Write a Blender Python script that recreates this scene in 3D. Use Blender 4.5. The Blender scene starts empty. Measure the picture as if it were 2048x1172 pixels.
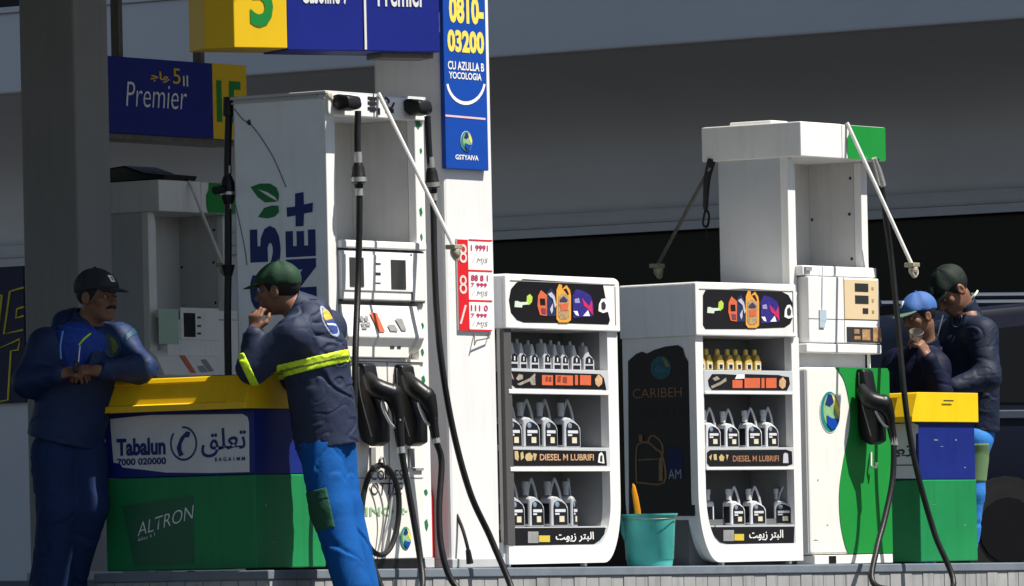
import bpy, bmesh, math, random
import numpy as np
from mathutils import Vector, Matrix

# ------------------------------------------------------------------ camera
S = bpy.context.scene
COL = S.collection
random.seed(5)
TH = math.radians(54)
ROLL = math.atan(.021)
FPX, D0, CZ, CX, CY = 14000., 35., .2, 1024., 1129.
DV = (math.sin(TH), math.cos(TH))            # view direction over the ground
RV = (math.cos(TH), -math.sin(TH))           # to the right
CAM = (-D0*DV[0]+.9225*RV[0], -D0*DV[1]+.9225*RV[1], CZ)
cd = bpy.data.cameras.new('camera')
co = bpy.data.objects.new('camera', cd)
COL.objects.link(co)
cd.sensor_width = 36
cd.lens = 36*FPX/2048
cd.shift_y = (CY-586)/2048
cd.clip_start, cd.clip_end = .5, 600
f3 = Vector((DV[0], DV[1], 0)); r3 = Vector((RV[0], RV[1], 0)); u3 = Vector((0, 0, 1))
cr = r3*math.cos(ROLL)+u3*math.sin(ROLL)*-1
cu = u3*math.cos(ROLL)+r3*math.sin(ROLL)
cr = r3*math.cos(ROLL)-u3*math.sin(ROLL)
M = Matrix((cr, cu, -f3)).transposed().to_4x4()
M.translation = Vector(CAM)
co.matrix_world = M
S.camera = co

# ------------------------------------------------------------------ light
SUN_EL, SUN_OFF = 60, 20
w = bpy.data.worlds.new('World'); S.world = w; w.use_nodes = True
nt = w.node_tree
sky = nt.nodes.new('ShaderNodeTexSky'); sky.sky_type = 'NISHITA'; sky.sun_disc = False
sky.sun_elevation = math.radians(SUN_EL); sky.sun_rotation = math.radians(180-SUN_OFF)
bg = nt.nodes['Background']; bg.inputs[1].default_value = .057
nt.links.new(sky.outputs[0], bg.inputs[0])
sl = bpy.data.lights.new('sun', 'SUN'); sl.energy = 5; sl.angle = math.radians(.5); sl.color = (1, .95, .87)
so = bpy.data.objects.new('sun', sl); COL.objects.link(so)
e, a = math.radians(SUN_EL), math.radians(SUN_OFF)
sdir = Vector((math.sin(a)*math.cos(e), -math.cos(a)*math.cos(e), math.sin(e)))
so.rotation_euler = (-sdir).to_track_quat('-Z', 'Y').to_euler()
so.location = (0, -8, 12)
S.view_settings.view_transform = 'Standard'; S.view_settings.look = 'None'
S.view_settings.gamma = 1; S.view_settings.exposure = .70
S.render.engine = 'CYCLES'

# ------------------------------------------------------------------ measuring: photo pixel -> ray -> plane in the place
def ray(px, py):
    x, y = (px-CX)/FPX, -(py-CY)/FPX
    c, s = math.cos(ROLL), math.sin(ROLL)
    lat, up = x*c+y*s, -x*s+y*c
    return (DV[0]+lat*RV[0], DV[1]+lat*RV[1], up)
def J(px, py, dep):
    v = ray(px, py)
    return np.array([CAM[i]+dep*v[i] for i in range(3)])
class Fr:
    """upright frame standing at (ox, oy): local x along the front, y to the back"""
    def __init__(s, ox, oy, yaw=0, z0=0):
        s.o = (ox, oy); s.yaw = math.radians(yaw); s.z0 = z0
        c, n = math.cos(s.yaw), math.sin(s.yaw)
        dx, dy = CAM[0]-ox, CAM[1]-oy
        s.c = (c*dx+n*dy, -n*dx+c*dy)
        s.rot = (c, n)
    def v(s, px, py):
        v = ray(px, py); c, n = s.rot
        return (c*v[0]+n*v[1], -n*v[0]+c*v[1], v[2])
    def F(s, px, py, ly=0):
        v = s.v(px, py); t = (ly-s.c[1])/v[1]
        return s.c[0]+t*v[0], CZ+t*v[2]-s.z0
    def S(s, px, py, lx=0):
        v = s.v(px, py); t = (lx-s.c[0])/v[0]
        return s.c[1]+t*v[1], CZ+t*v[2]-s.z0
    def P(s, px, py, ly):
        x, z = s.F(px, py, ly); return (x, ly, z)
    def loc(s):
        return (s.o[0], s.o[1], s.z0)
WF = Fr(0, 0, 0, 0)
def zk(X): return .2-.0068*(X+1)              # top of the pump island, with its drainage fall

# ------------------------------------------------------------------ materials
MATS = {}
def mat(name, col, rough=.5, metal=0., var=.10, scale=5., streak=0., bump=0., bscale=60., coat=0., alpha=None, trans=0., emit=None, spec=.28):
    if name in MATS: return MATS[name]
    m = bpy.data.materials.new(name); m.use_nodes = True
    n = m.node_tree; b = n.nodes['Principled BSDF']
    b.inputs['Roughness'].default_value = rough; b.inputs['Metallic'].default_value = metal
    b.inputs['Coat Weight'].default_value = coat
    b.inputs['Specular IOR Level'].default_value = spec
    b.inputs['Transmission Weight'].default_value = trans
    tc = n.nodes.new('ShaderNodeTexCoord')
    no = n.nodes.new('ShaderNodeTexNoise'); no.inputs['Scale'].default_value = scale
    no.inputs['Detail'].default_value = 6; no.inputs['Roughness'].default_value = .6
    n.links.new(tc.outputs['Object'], no.inputs['Vector'])
    mr = n.nodes.new('ShaderNodeMapRange'); mr.inputs[1].default_value = .3; mr.inputs[2].default_value = .7
    mr.inputs[3].default_value = 1-var; mr.inputs[4].default_value = 1+var*.5
    n.links.new(no.outputs['Fac'], mr.inputs[0])
    fac = mr.outputs[0]
    if streak:
        mp = n.nodes.new('ShaderNodeMapping'); mp.inputs['Scale'].default_value = (22, 22, 1.6)
        n.links.new(tc.outputs['Object'], mp.inputs[0])
        n2 = n.nodes.new('ShaderNodeTexNoise'); n2.inputs['Scale'].default_value = 1.; n2.inputs['Detail'].default_value = 5
        n.links.new(mp.outputs[0], n2.inputs['Vector'])
        m2 = n.nodes.new('ShaderNodeMapRange'); m2.inputs[1].default_value = .5; m2.inputs[2].default_value = .75
        m2.inputs[3].default_value = 1.; m2.inputs[4].default_value = 1-streak
        n.links.new(n2.outputs['Fac'], m2.inputs[0])
        mu = n.nodes.new('ShaderNodeMath'); mu.operation = 'MULTIPLY'
        n.links.new(fac, mu.inputs[0]); n.links.new(m2.outputs[0], mu.inputs[1]); fac = mu.outputs[0]
    mx = n.nodes.new('ShaderNodeVectorMath'); mx.operation = 'SCALE'
    mx.inputs[0].default_value = col
    n.links.new(fac, mx.inputs['Scale']); n.links.new(mx.outputs[0], b.inputs['Base Color'])
    mr2 = n.nodes.new('ShaderNodeMapRange'); mr2.inputs[3].default_value = rough*.85; mr2.inputs[4].default_value = min(1, rough*1.15)
    n.links.new(no.outputs['Fac'], mr2.inputs[0]); n.links.new(mr2.outputs[0], b.inputs['Roughness'])
    if bump:
        nb = n.nodes.new('ShaderNodeTexNoise'); nb.inputs['Scale'].default_value = bscale; nb.inputs['Detail'].default_value = 4
        n.links.new(tc.outputs['Object'], nb.inputs['Vector'])
        bp = n.nodes.new('ShaderNodeBump'); bp.inputs['Strength'].default_value = bump; bp.inputs['Distance'].default_value = .01
        n.links.new(nb.outputs['Fac'], bp.inputs['Height']); n.links.new(bp.outputs[0], b.inputs['Normal'])
    if alpha is not None: b.inputs['Alpha'].default_value = alpha
    if emit:
        b.inputs['Emission Color'].default_value = (*emit[0], 1); b.inputs['Emission Strength'].default_value = emit[1]
    MATS[name] = m
    return m
WHITE = mat('white_enamel', (.78, .77, .745), .42, var=.05, streak=.10, bump=.03, bscale=4)
CREAM = mat('cream_plastic', (.76, .735, .68), .5, var=.05, streak=.06)
PALES = mat('pale_blue_grey_sheet', (.80, .84, .88), .45, var=.06, streak=.08, bump=.05, bscale=3)
GREYW = mat('pale_grey_steel', (.50, .515, .53), .45, var=.05, streak=.045, bump=.04, bscale=3)
RECESS = mat('grey_back_panel', (.56, .55, .53), .55, var=.12, scale=2, streak=.08)
CLADSIDE = mat('mid_grey_plastic', (.42, .43, .43), .5, var=.08)
BLACK = mat('black_rubber', (.012, .012, .013), .45, var=.25, scale=20, bump=.1)
BLACKP = mat('black_plastic', (.010, .010, .011), .38, var=.3, scale=12, bump=.06)
BLACKG = mat('black_graphic', (.011, .010, .012), .35, var=.15)
STEEL = mat('bare_metal', (.55, .54, .52), .38, metal=.75, var=.2, scale=15)
RODM = mat('painted_rod', (.66, .65, .62), .4, var=.15, scale=30)
DULL = mat('dull_metal', (.16, .15, .13), .5, metal=.4, var=.3, scale=25)
YEL = mat('yellow_lid_plastic', (.86, .53, .010), .4, var=.07, streak=.06)
YSIGN = mat('yellow_sign', (.82, .52, .010), .4, var=.03)
BSIGN = mat('blue_sign', (.008, .018, .22), .4, var=.06, scale=2)
BCOUNTER = mat('blue_counter', (.008, .020, .17), .45, var=.12, streak=.1)
GCOUNTER = mat('green_counter', (.012, .215, .068), .45, var=.12, scale=3, streak=.12)
BPIL = mat('azure_sign', (.005, .058, .34), .4, var=.05)
GRN = mat('green_plastic', (.012, .24, .04), .42, var=.05)
NAVYP = mat('navy_print', (.012, .03, .16), .5, var=.05)
LEAF = mat('green_print', (.015, .18, .055), .5, var=.15, scale=20)
LEAF2 = mat('pale_green_print', (.25, .45, .22), .5, var=.15, scale=20)
LIME = mat('lime_print', (.45, .62, .08), .5)
WPRINT = mat('white_print', (.80, .80, .78), .5, var=.04)
GPRINT = mat('grey_print', (.28, .28, .28), .5, var=.2, scale=30)
DPRINT = mat('dark_print', (.035, .035, .04), .5, var=.2, scale=30)
YPRINT = mat('yellow_print', (.85, .66, .10), .5, var=.05)
ORANGEP = mat('orange_print', (.75, .34, .05), .5, var=.15, scale=40)
REDOR = mat('red_orange_print', (.62, .13, .055), .5, var=.12, scale=40)
TANP = mat('tan_print', (.45, .30, .15), .5, var=.4, scale=60)
PURP = mat('violet_print', (.035, .025, .22), .5, var=.4, scale=50)
MAG = mat('magenta_print', (.55, .03, .12), .5, var=.2)
RED = mat('red_print', (.62, .015, .02), .45, var=.06)
BEIGE = mat('beige_panel', (.66, .52, .32), .5, var=.04)
TEALP = mat('teal_print', (.02, .22, .20), .5, var=.2, scale=30)
SCREEN = mat('dark_display', (.035, .037, .038), .15, var=.1)
SEAM = mat('dark_seam', (.03, .03, .03), .7)
SHADEW = mat('grey_seam', (.25, .25, .25), .6)
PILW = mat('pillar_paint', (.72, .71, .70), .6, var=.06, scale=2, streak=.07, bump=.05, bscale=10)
TEAL = mat('teal_plastic', (.085, .52, .46), .4, var=.16, scale=9, streak=.18)
ORANGE = mat('orange_plastic', (.80, .30, .01), .4)

# ------------------------------------------------------------------ mesh builder
def catmull(pts, n=8):
    P = [np.array(p, float) for p in pts]; out = []
    P = [2*P[0]-P[1]]+P+[2*P[-1]-P[-2]]
    for i in range(1, len(P)-2):
        p0, p1, p2, p3 = P[i-1:i+3]
        for k in range(n):
            t = k/n
            out.append(.5*((2*p1)+(-p0+p2)*t+(2*p0-5*p1+4*p2-p3)*t*t+(-p0+3*p1-3*p2+p3)*t**3))
    out.append(P[-2]); return out
def arc(cx, cz, rx, rz, a0, a1, n=10):
    return [(cx+rx*math.cos(math.radians(a0+(a1-a0)*i/n)), cz+rz*math.sin(math.radians(a0+(a1-a0)*i/n))) for i in range(n+1)]
def rrect(x0, z0, x1, z1, rx, rz=None, n=5):
    rz = rz or rx
    return (arc(x1-rx, z0+rz, rx, rz, -90, 0, n)+arc(x1-rx, z1-rz, rx, rz, 0, 90, n)
            + arc(x0+rx, z1-rz, rx, rz, 90, 180, n)+arc(x0+rx, z0+rz, rx, rz, 180, 270, n))
class MB:
    def __init__(s): s.bm = bmesh.new()
    def _add(s, b2, bev=0, seg=2):
        if bev:
            bmesh.ops.recalc_face_normals(b2, faces=b2.faces)
            bmesh.ops.bevel(b2, geom=[e for e in b2.edges if len(e.link_faces) == 2 and e.calc_face_angle(0) > .5], offset=bev, segments=seg, affect='EDGES', profile=.5)
        me = bpy.data.meshes.new('t'); b2.to_mesh(me); b2.free(); s.bm.from_mesh(me); bpy.data.meshes.remove(me)
        return s
    def box(s, x0, x1, y0, y1, z0, z1, bev=0):
        b = bmesh.new()
        v = [b.verts.new((x, y, z)) for x in (x0, x1) for y in (y0, y1) for z in (z0, z1)]
        for f in ((0, 1, 3, 2), (4, 6, 7, 5), (0, 4, 5, 1), (2, 3, 7, 6), (0, 2, 6, 4), (1, 5, 7, 3)): b.faces.new([v[i] for i in f])
        return s._add(b, bev)
    def prism(s, pts, axis, a0, a1, bev=0):
        b = bmesh.new()
        def m(p, t): return {'y': (p[0], t, p[1]), 'x': (t, p[0], p[1]), 'z': (p[0], p[1], t)}[axis]
        A = [b.verts.new(m(p, a0)) for p in pts]; B = [b.verts.new(m(p, a1)) for p in pts]
        b.faces.new(A); b.faces.new(B[::-1])
        for i in range(len(pts)):
            j = (i+1) % len(pts); b.faces.new((A[j], A[i], B[i], B[j]))
        return s._add(b, bev)
    def ring(s, outer, inner, y0, y1):
        b = bmesh.new(); n = len(outer)
        R = [[b.verts.new((p[0], y, p[1])) for p in q] for q in (outer, inner) for y in (y0, y1)]
        for i in range(n):
            j = (i+1) % n
            b.faces.new((R[0][i], R[0][j], R[2][j], R[2][i])); b.faces.new((R[1][j], R[1][i], R[3][i], R[3][j]))
            b.faces.new((R[0][j], R[0][i], R[1][i], R[1][j])); b.faces.new((R[2][i], R[2][j], R[3][j], R[3][i]))
        return s._add(b)
    def tube(s, pts, r, n=10, smooth=0):
        P = [np.array(p, float) for p in (catmull(pts, smooth) if smooth else pts)]
        rs = r if isinstance(r, (list, tuple)) else [r]*len(P)
        if len(rs) != len(P): rs = list(np.interp(np.linspace(0, 1, len(P)), np.linspace(0, 1, len(rs)), rs))
        b = bmesh.new(); rings = []
        up = None
        for i, p in enumerate(P):
            t = P[min(i+1, len(P)-1)]-P[max(i-1, 0)]; t = t/(np.linalg.norm(t)+1e-9)
            if up is None:
                up = np.cross(t, [0, 0, 1.]) if abs(t[2]) < .9 else np.cross(t, [1., 0, 0])
            up = up-t*np.dot(up, t); up /= np.linalg.norm(up)+1e-9
            sd = np.cross(t, up)
            rings.append([b.verts.new(p+rs[i]*(math.cos(2*math.pi*k/n)*up+math.sin(2*math.pi*k/n)*sd)) for k in range(n)])
        for A, B in zip(rings, rings[1:]):
            for k in range(n): b.faces.new((A[k], A[(k+1) % n], B[(k+1) % n], B[k]))
        b.faces.new(rings[0][::-1]); b.faces.new(rings[-1])
        return s._add(b)
    def lathe(s, prof, c, n=20, sx=1, sy=1):
        b = bmesh.new(); rings = []
        for r, z in prof: rings.append([b.verts.new((c[0]+sx*r*math.cos(2*math.pi*k/n), c[1]+sy*r*math.sin(2*math.pi*k/n), c[2]+z)) for k in range(n)])
        for A, B in zip(rings, rings[1:]):
            for k in range(n): b.faces.new((A[k], A[(k+1) % n], B[(k+1) % n], B[k]))
        b.faces.new(rings[0][::-1]); b.faces.new(rings[-1])
        return s._add(b)
    def ell(s, c, r):
        b = bmesh.new(); bmesh.ops.create_uvsphere(b, u_segments=16, v_segments=10, radius=1)
        for v in b.verts: v.co = Vector((c[0]+v.co.x*r[0], c[1]+v.co.y*r[1], c[2]+v.co.z*r[2]))
        return s._add(b)
    def flat(s, pts, mapf):
        b = bmesh.new(); b.faces.new([b.verts.new(mapf(*p)) for p in pts]); return s._add(b)
    def text(s, txt, mapf, box, shear=0., bold=0., rot=0):
        """lettering filling box=(u0,v0,u1,v1) of a plane given by mapf(u,v)"""
        c = bpy.data.curves.new('t', 'FONT'); c.body = txt; c.size = 1; c.resolution_u = 3; c.offset = bold; c.shear = shear
        o = bpy.data.objects.new('t', c); COL.objects.link(o)
        bpy.context.view_layer.update()
        me = bpy.data.meshes.new_from_object(o.evaluated_get(bpy.context.evaluated_depsgraph_get()))
        bpy.data.objects.remove(o); bpy.data.curves.remove(c)
        if len(me.vertices):
            q = [(v.co.x, v.co.y) for v in me.vertices]
            if rot: q = [(-y, x) for x, y in q]
            x0, x1 = min(p[0] for p in q), max(p[0] for p in q); y0, y1 = min(p[1] for p in q), max(p[1] for p in q)
            for v, (x, y) in zip(me.vertices, q):
                v.co = mapf(box[0]+(x-x0)/(x1-x0)*(box[2]-box[0]), box[1]+(y-y0)/(y1-y0)*(box[3]-box[1]))
            s.bm.from_mesh(me)
        bpy.data.meshes.remove(me)
        return s
    def build(s, name, m, parent=None, smooth=False, recalc=True):
        if recalc: bmesh.ops.recalc_face_normals(s.bm, faces=s.bm.faces)
        me = bpy.data.meshes.new(name); s.bm.to_mesh(me); s.bm.free()
        if smooth:
            for p in me.polygons: p.use_smooth = True
            try: me.set_sharp_from_angle(angle=math.radians(40))
            except Exception: pass
        me.materials.append(m)
        o = bpy.data.objects.new(name, me); COL.objects.link(o)
        if parent: o.parent = parent
        return o
def each(mb, name, m, parent=None, smooth=False):
    """every loose piece collected in mb becomes a part of its own"""
    bm = mb.bm; bm.verts.index_update(); seen = set(); out = []
    for v in bm.verts:
        if v in seen: continue
        st, comp = [v], set([v])
        while st:
            q = st.pop()
            for e in q.link_edges:
                o = e.other_vert(q)
                if o not in comp: comp.add(o); st.append(o)
        seen |= comp
        p = MB(); mp = {q: p.bm.verts.new(q.co) for q in comp}
        fs = {f for q in comp for f in q.link_faces}
        for f in fs: p.bm.faces.new([mp[q] for q in f.verts])
        out.append(p.build(name, m, parent, smooth))
    bm.free()
    return out[0]
def tag(o, label=None, cat=None, group=None, kind=None):
    for k, v in (('label', label), ('category', cat), ('group', group), ('kind', kind)):
        if v: o[k] = v
    return o
def thing(name, label, cat, loc=(0, 0, 0), yaw=0., group=None):
    o = bpy.data.objects.new(name, None); COL.objects.link(o); o.empty_display_size = .1
    o.location = loc; o.rotation_euler = (0, 0, yaw)
    return tag(o, label, cat, group)
def dup(o, parent=None):
    c = o.copy(); COL.objects.link(c)
    if parent: c.parent = parent
    for ch in list(o.children): dup(ch, c)
    return c
def front(y): return lambda u, v: (u, y, v)
def left(x): return lambda u, v: (x, -u, v)
# pixel helpers on a frame
def fbox(f, px0, py0, px1, py1, ly=0):
    pm, qm = (px0+px1)/2, (py0+py1)/2
    return (f.F(px0, qm, ly)[0], f.F(pm, py1, ly)[1], f.F(px1, qm, ly)[0], f.F(pm, py0, ly)[1])
def sbox(f, px0, py0, px1, py1, lx=0):
    pm, qm = (px0+px1)/2, (py0+py1)/2
    return (-f.S(px0, qm, lx)[0], f.S(pm, py1, lx)[1], -f.S(px1, qm, lx)[0], f.S(pm, py0, lx)[1])
def fpoly(f, pts, ly=0): return [f.F(p[0], p[1], ly) for p in pts]
def spoly(f, pts, lx=0): return [f.S(p[0], p[1], lx) for p in pts]
def fplate(mb, f, px0, py0, px1, py1, y0, t=.003, bev=0):
    b = fbox(f, px0, py0, px1, py1, y0); mb.box(b[0], b[2], y0-t, y0, b[1], b[3], bev); return mb

#SECTION_SETTING
# ------------------------------------------------------------------ the setting
ROADM = mat('forecourt_concrete', (.055, .055, .057), .85, var=.25, scale=.8, bump=.2, bscale=30)
mb = MB(); mb.box(-120, 120, -120, 120, -.3, 0); tag(mb.build('ground', ROADM), kind='structure')

KERBT = mat('kerb_top_concrete', (.30, .30, .29), .8, var=.2, scale=3, bump=.15)
NOSE = mat('kerb_nosing_paint', (.16, .19, .225), .5, var=.18, scale=6, bump=.08)
def kerb_mat():
    m = mat('kerb_tiles', (.42, .41, .395), .6, var=.16, scale=4, streak=.28, bump=.1)
    return m
KT = kerb_mat()
def island(name, pts, zf, label=None):
    """pts: plan outline, counter-clockwise; sloped concrete pad, painted nosing band, wall of narrow tiles"""
    mb = MB(); bm = mb.bm
    n = len(pts)
    def off(d):
        out = []
        for i in range(n):
            p0, p1, p2 = Vector(pts[i-1]), Vector(pts[i]), Vector(pts[(i+1) % n])
            a = (p1-p0).normalized(); b = (p2-p1).normalized()
            na, nb = Vector((a.y, -a.x)), Vector((b.y, -b.x))
            q = (na+nb); q = q/(1+na.dot(nb)); out.append(p1+q*d)
        return out
    def wall(d, z0f, z1f):
        b = bmesh.new(); q = off(d)
        A = [b.verts.new((p.x, p.y, z0f(p.x))) for p in q]; B = [b.verts.new((p.x, p.y, z1f(p.x))) for p in q]
        b.faces.new(A[::-1]); b.faces.new(B)
        for i in range(n):
            j = (i+1) % n; b.faces.new((A[i], A[j], B[j], B[i]))
        return b
    o = MB(); o._add(wall(-.012, lambda x: -.02, lambda x: zf(x)-.04)); base = tag(o.build(name, KT), kind='structure')
    o = MB(); o._add(wall(.004, lambda x: zf(x)-.047, lambda x: zf(x)), bev=.006); tag(o.build('kerb_nosing', NOSE), kind='structure')
    # tiles
    o = MB(); q = off(-.012)
    for i in range(n):
        a, b = q[i], q[(i+1) % n]; L = (b-a).length
        if L < .3: continue
        t = (b-a)/L; nn = Vector((t.y, -t.x)); k = 0.
        if nn.y > .5 or nn.x > .5: continue
        while k < L-.02:
            wd = min(.112, L-k); p = a+t*(k+.003); e = a+t*(k+wd-.003)
            out = nn*random.uniform(.005, .009)
            ps = [p, e, e+out, p+out]
            b2 = bmesh.new()
            zt = zf(p.x)-.052
            A = [b2.verts.new((c.x, c.y, 0.)) for c in ps]; B = [b2.verts.new((c.x, c.y, zt)) for c in ps]
            b2.faces.new(A[::-1]); b2.faces.new(B)
            for ii in range(4): jj = (ii+1) % 4; b2.faces.new((A[ii], A[jj], B[jj], B[ii]))
            o._add(b2); k += wd
    tag(o.build('kerb_tile_row', TILE), kind='structure')
TILE = mat('kerb_tile_glaze', (.33, .335, .335), .5, var=.2, scale=3, streak=.30, bump=.05)
island('pump_island', [(-.70, .93), (-.70, -.17), (9.5, -.17), (9.5, 1.7), (3.2, 1.7), (3.2, .93)], zk)
island('rear_pump_island', [(2.2, 7.2), (2.2, 5.3), (13, 5.3), (13, 7.2)], lambda x: .2-.0068*(x+1))

# ---- station building behind: facade faces the left end of the island
FAS = mat('fascia_render', (.50, .515, .53), .75, var=.06, scale=.5, bump=.05, bscale=20)
WALLM = mat('shop_wall_render', (.60, .61, .63), .8, var=.08, scale=.6, bump=.06, bscale=20)
SOFF = mat('soffit_paint', (.46, .44, .42), .8, var=.06)
BEAMM = mat('beam_paint', (.52, .54, .57), .7, var=.06)
GLASSD = mat('dark_shop_glass', (.010, .009, .011), .15, var=.2, spec=.12)
FX, WX = 18., 20.6
bl = thing('station_building', 'long grey station building with a deep plain fascia over dark shop windows', 'building', (FX, 10, 0))
def bobj(mb, n, m):
    o = mb.build(n, m, bl); o.location = (-FX, -10, 0); return o
zfb = .5*(WF.S(495, 143, FX)[1]+WF.S(1500, 86, FX)[1])
zsill = WF.S(200, 11, FX)[1]
yw = WF.S(420, 0, FX)[0]
mb = MB(); mb.box(FX, FX+.25, -14, 34, zfb, zsill, .02); mb.box(FX+.02, FX+.27, -14, yw, zsill-.001, zsill+2.2); bobj(mb, 'fascia', FAS)
mb = MB(); cvp = [(FX+.25+(WX-FX-.25)*math.sin(q), zfb-.75+.78*math.cos(q)) for q in np.linspace(0, math.pi/2, 24)]
B = bmesh.new()
for q0, q1 in zip(cvp, cvp[1:]): B.faces.new([B.verts.new(p) for p in ((q0[0], -14, q0[1]), (q1[0], -14, q1[1]), (q1[0], 34, q1[1]), (q0[0], 34, q0[1]))])
bmesh.ops.remove_doubles(B, verts=B.verts, dist=.0005); mb._add(B); sf = bobj(mb, 'soffit', WALLM)
sf.data.polygons.foreach_set('use_smooth', [True]*len(sf.data.polygons))
mb = MB(); mb.box(FX-.03, FX+.27, yw, 34, zsill, zsill+.05, .008); bobj(mb, 'window_sill', FAS)
mb = MB(); mb.box(FX+.2, FX+.24, yw, 34, zsill+.05, zsill+1.6); wd = bobj(mb, 'upper_window', GLASSD)
mb = MB()
y = yw
while y < 34:
    mb.box(FX+.12, FX+.2, y, y+.07, zsill+.05, zsill+1.6); y += 1.35
each(mb, 'window_frame', FAS, wd)
zbt = .5*(WF.S(985, 430, WX)[1]+WF.S(2040, 380, WX)[1]); zbb = .5*(WF.S(985, 475, WX)[1]+WF.S(2040, 430, WX)[1])
yo = WF.S(480, 560, WX)[0]     # shop opening starts right of here
mb = MB(); mb.box(WX+.004, WX+.3, -14, 34, zbb+.05, zfb+.03); mb.box(WX, WX+.3, yo, 34, 1.1, zbb+.05); mb.box(WX, WX+.3, yo, 34, 0, .62); mb.box(WX, WX+.3, yo, yo+6.1, .62, 1.1)
bobj(mb, 'wall', WALLM)
mb = MB(); mb.box(WX-.10, WX, -14, 34, zbb+.07, zbt, .03); mb.box(WX-.07, WX, -14, 34, zbb, zbb+.07); bobj(mb, 'beam', BEAMM)
mb = MB(); mb.box(WX+.15, WX+.18, -14, yo, .1, zbb+.05); mb.box(WX+.15, WX+.18, yo+6.1, 34, .62, 1.1)
gl = bobj(mb, 'shop_window', GLASSD)
mb = MB()
for k in range(9): mb.box(WX+.06, WX+.15, -13+k*2.45, -12.93+k*2.45, .1, zbb)
for k in range(12): mb.box(WX+.06, WX+.15, yo+6.2+k*1.1, yo+6.26+k*1.1, .62, 1.1)
each(mb, 'window_frame', mat('dark_frame', (.05, .055, .065), .5), gl)

# ---- canopy roof and its two pillars
CAN = mat('canopy_paint', (.6, .6, .6), .7)
t = thing('unseen_canopy_roof', 'unseen canopy slab on the two square pillars, left corner extended to cast shade', 'canopy', (4, 5.5, 5.0))
mb = MB(); mb.prism([(-16, -7.45), (-3.92, -7.45), (-3.92, -6.26), (6.5, -6.26), (6.5, 10), (-16, 10)], 'z', 0, .55); mb.build('roof_slab', CAN, t)  # out of view; left front corner extended to shade the left man

PILSHADE = mat('shaded_pillar_paint', (.30, .30, .30), .6, var=.08, scale=2, streak=.08, bump=.05, bscale=10)  # pillar paint darkened: shade put into the rear pillar's colour
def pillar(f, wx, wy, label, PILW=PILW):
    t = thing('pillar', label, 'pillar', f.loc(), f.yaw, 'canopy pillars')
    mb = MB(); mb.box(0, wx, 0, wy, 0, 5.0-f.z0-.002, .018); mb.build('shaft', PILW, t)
    mb = MB(); mb.box(-.015, wx+.015, -.015, wy+.015, 0, .05, .006); mb.build('base', CLADSIDE, t)
    return t
px_, _ = WF.F(893, 600, 0.02)
FP = Fr(px_, .02, 0, zk(px_))
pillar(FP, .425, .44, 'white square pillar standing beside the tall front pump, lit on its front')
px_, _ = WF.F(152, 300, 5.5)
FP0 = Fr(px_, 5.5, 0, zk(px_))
pillar(FP0, .33, .43, 'shaded pillar rising behind the man in the blue jacket', PILSHADE)

#SECTION_SIGNS
# ------------------------------------------------------------------ signs
def dropmark(parent, mapf, cu_, cv, ru, rv, st=.0012, name='emblem', dim=1):
    """oval station emblem: green ring, blue and yellow swirls"""
    def el(a, b, du=0, dv=0, n=22, a0=0, a1=360): return [(cu_+du+a*math.cos(math.radians(a0+(a1-a0)*i/n)), cv+dv+b*math.sin(math.radians(a0+(a1-a0)*i/n))) for i in range(n+(a1-a0 != 360))]
    def lay(k, pts, m, nm):
        mm = MB(); mm.flat(pts, lambda u, v: mapf(u, v, k*st)); return mm.build(nm, m, parent)
    root = lay(1, el(ru, rv), WPRINT if dim else LEAF2, name)
    for k, pts, m, nm in ((2, el(ru*.95, rv*.96), TEALP, 'ring'), (3, el(ru*.78, rv*.8, ru*.1, rv*.06), LEAF2, 'field'),
                          (4, [(cu_+ru*.05, cv+rv*.85), (cu_+ru*.55, cv+rv*.6), (cu_+ru*.9, cv+rv*.1), (cu_+ru*.8, cv-rv*.25), (cu_+ru*.45, cv+rv*.1)], YPRINT, 'yellow_swirl'),
                          (5, [(cu_-ru*.5, cv+rv*.35), (cu_-ru*.2, cv+rv*.85), (cu_+ru*.15, cv+rv*.8), (cu_+ru*.35, cv+rv*.45), (cu_-ru*.05, cv+rv*.25)], NAVYP, 'blue_swirl'),
                          (6, [(cu_-ru*.4, cv-rv*.15), (cu_+ru*.1, cv-rv*.3), (cu_+ru*.8, cv-rv*.35), (cu_+ru*.5, cv-rv*.75), (cu_+ru*.05, cv-rv*.85), (cu_-ru*.35, cv-rv*.6)], BPIL, 'blue_wave')):
        lay(k, pts, m, nm).parent = root
    return root
def fm(y): return lambda u, v, k=0: (u, y-k, v)
def lm(x): return lambda u, v, k=0: (x-k, -u, v)

# tall blue sign on the white pillar
t = thing('pillar_sign', 'tall azure panel with yellow phone number fixed to the white pillar', 'sign', (FP.o[0], FP.o[1], FP.z0))
b = fbox(FP, 889, 0, 974, 339, -.03)
mb = MB(); mb.box(b[0], b[2], -.03, -.001, b[1], 3.6, .004); mb.build('panel', BPIL, t)
Y0 = -.032
mb = MB(); mb.text('0810-', front(Y0), fbox(FP, 898, -8, 967, 48, Y0), bold=.045); mb.text('03200', front(Y0), fbox(FP, 895, 61, 968, 106, Y0), bold=.045)
mb.build('phone_number', YPRINT, t)
mb = MB(); mb.text('CU AZULLA B', front(Y0), fbox(FP, 896, 124, 968, 141, Y0), bold=.02); mb.text('YOCOLOGIA', front(Y0), fbox(FP, 898, 145, 963, 159, Y0), bold=.02)
mb.text('GSTYAIVA', front(Y0), fbox(FP, 911, 310, 957, 320, Y0), bold=.02)
mb.build('lettering', WPRINT, t)
o_ = [FP.F(932+40*math.sin(math.radians(q)), 158+52*math.cos(math.radians(q)), Y0) for q in range(-78, 79, 12)]
i_ = [FP.F(932+36*math.sin(math.radians(q)), 158+45*math.cos(math.radians(q)), Y0) for q in range(-78, 79, 12)]
mb = MB()
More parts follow.
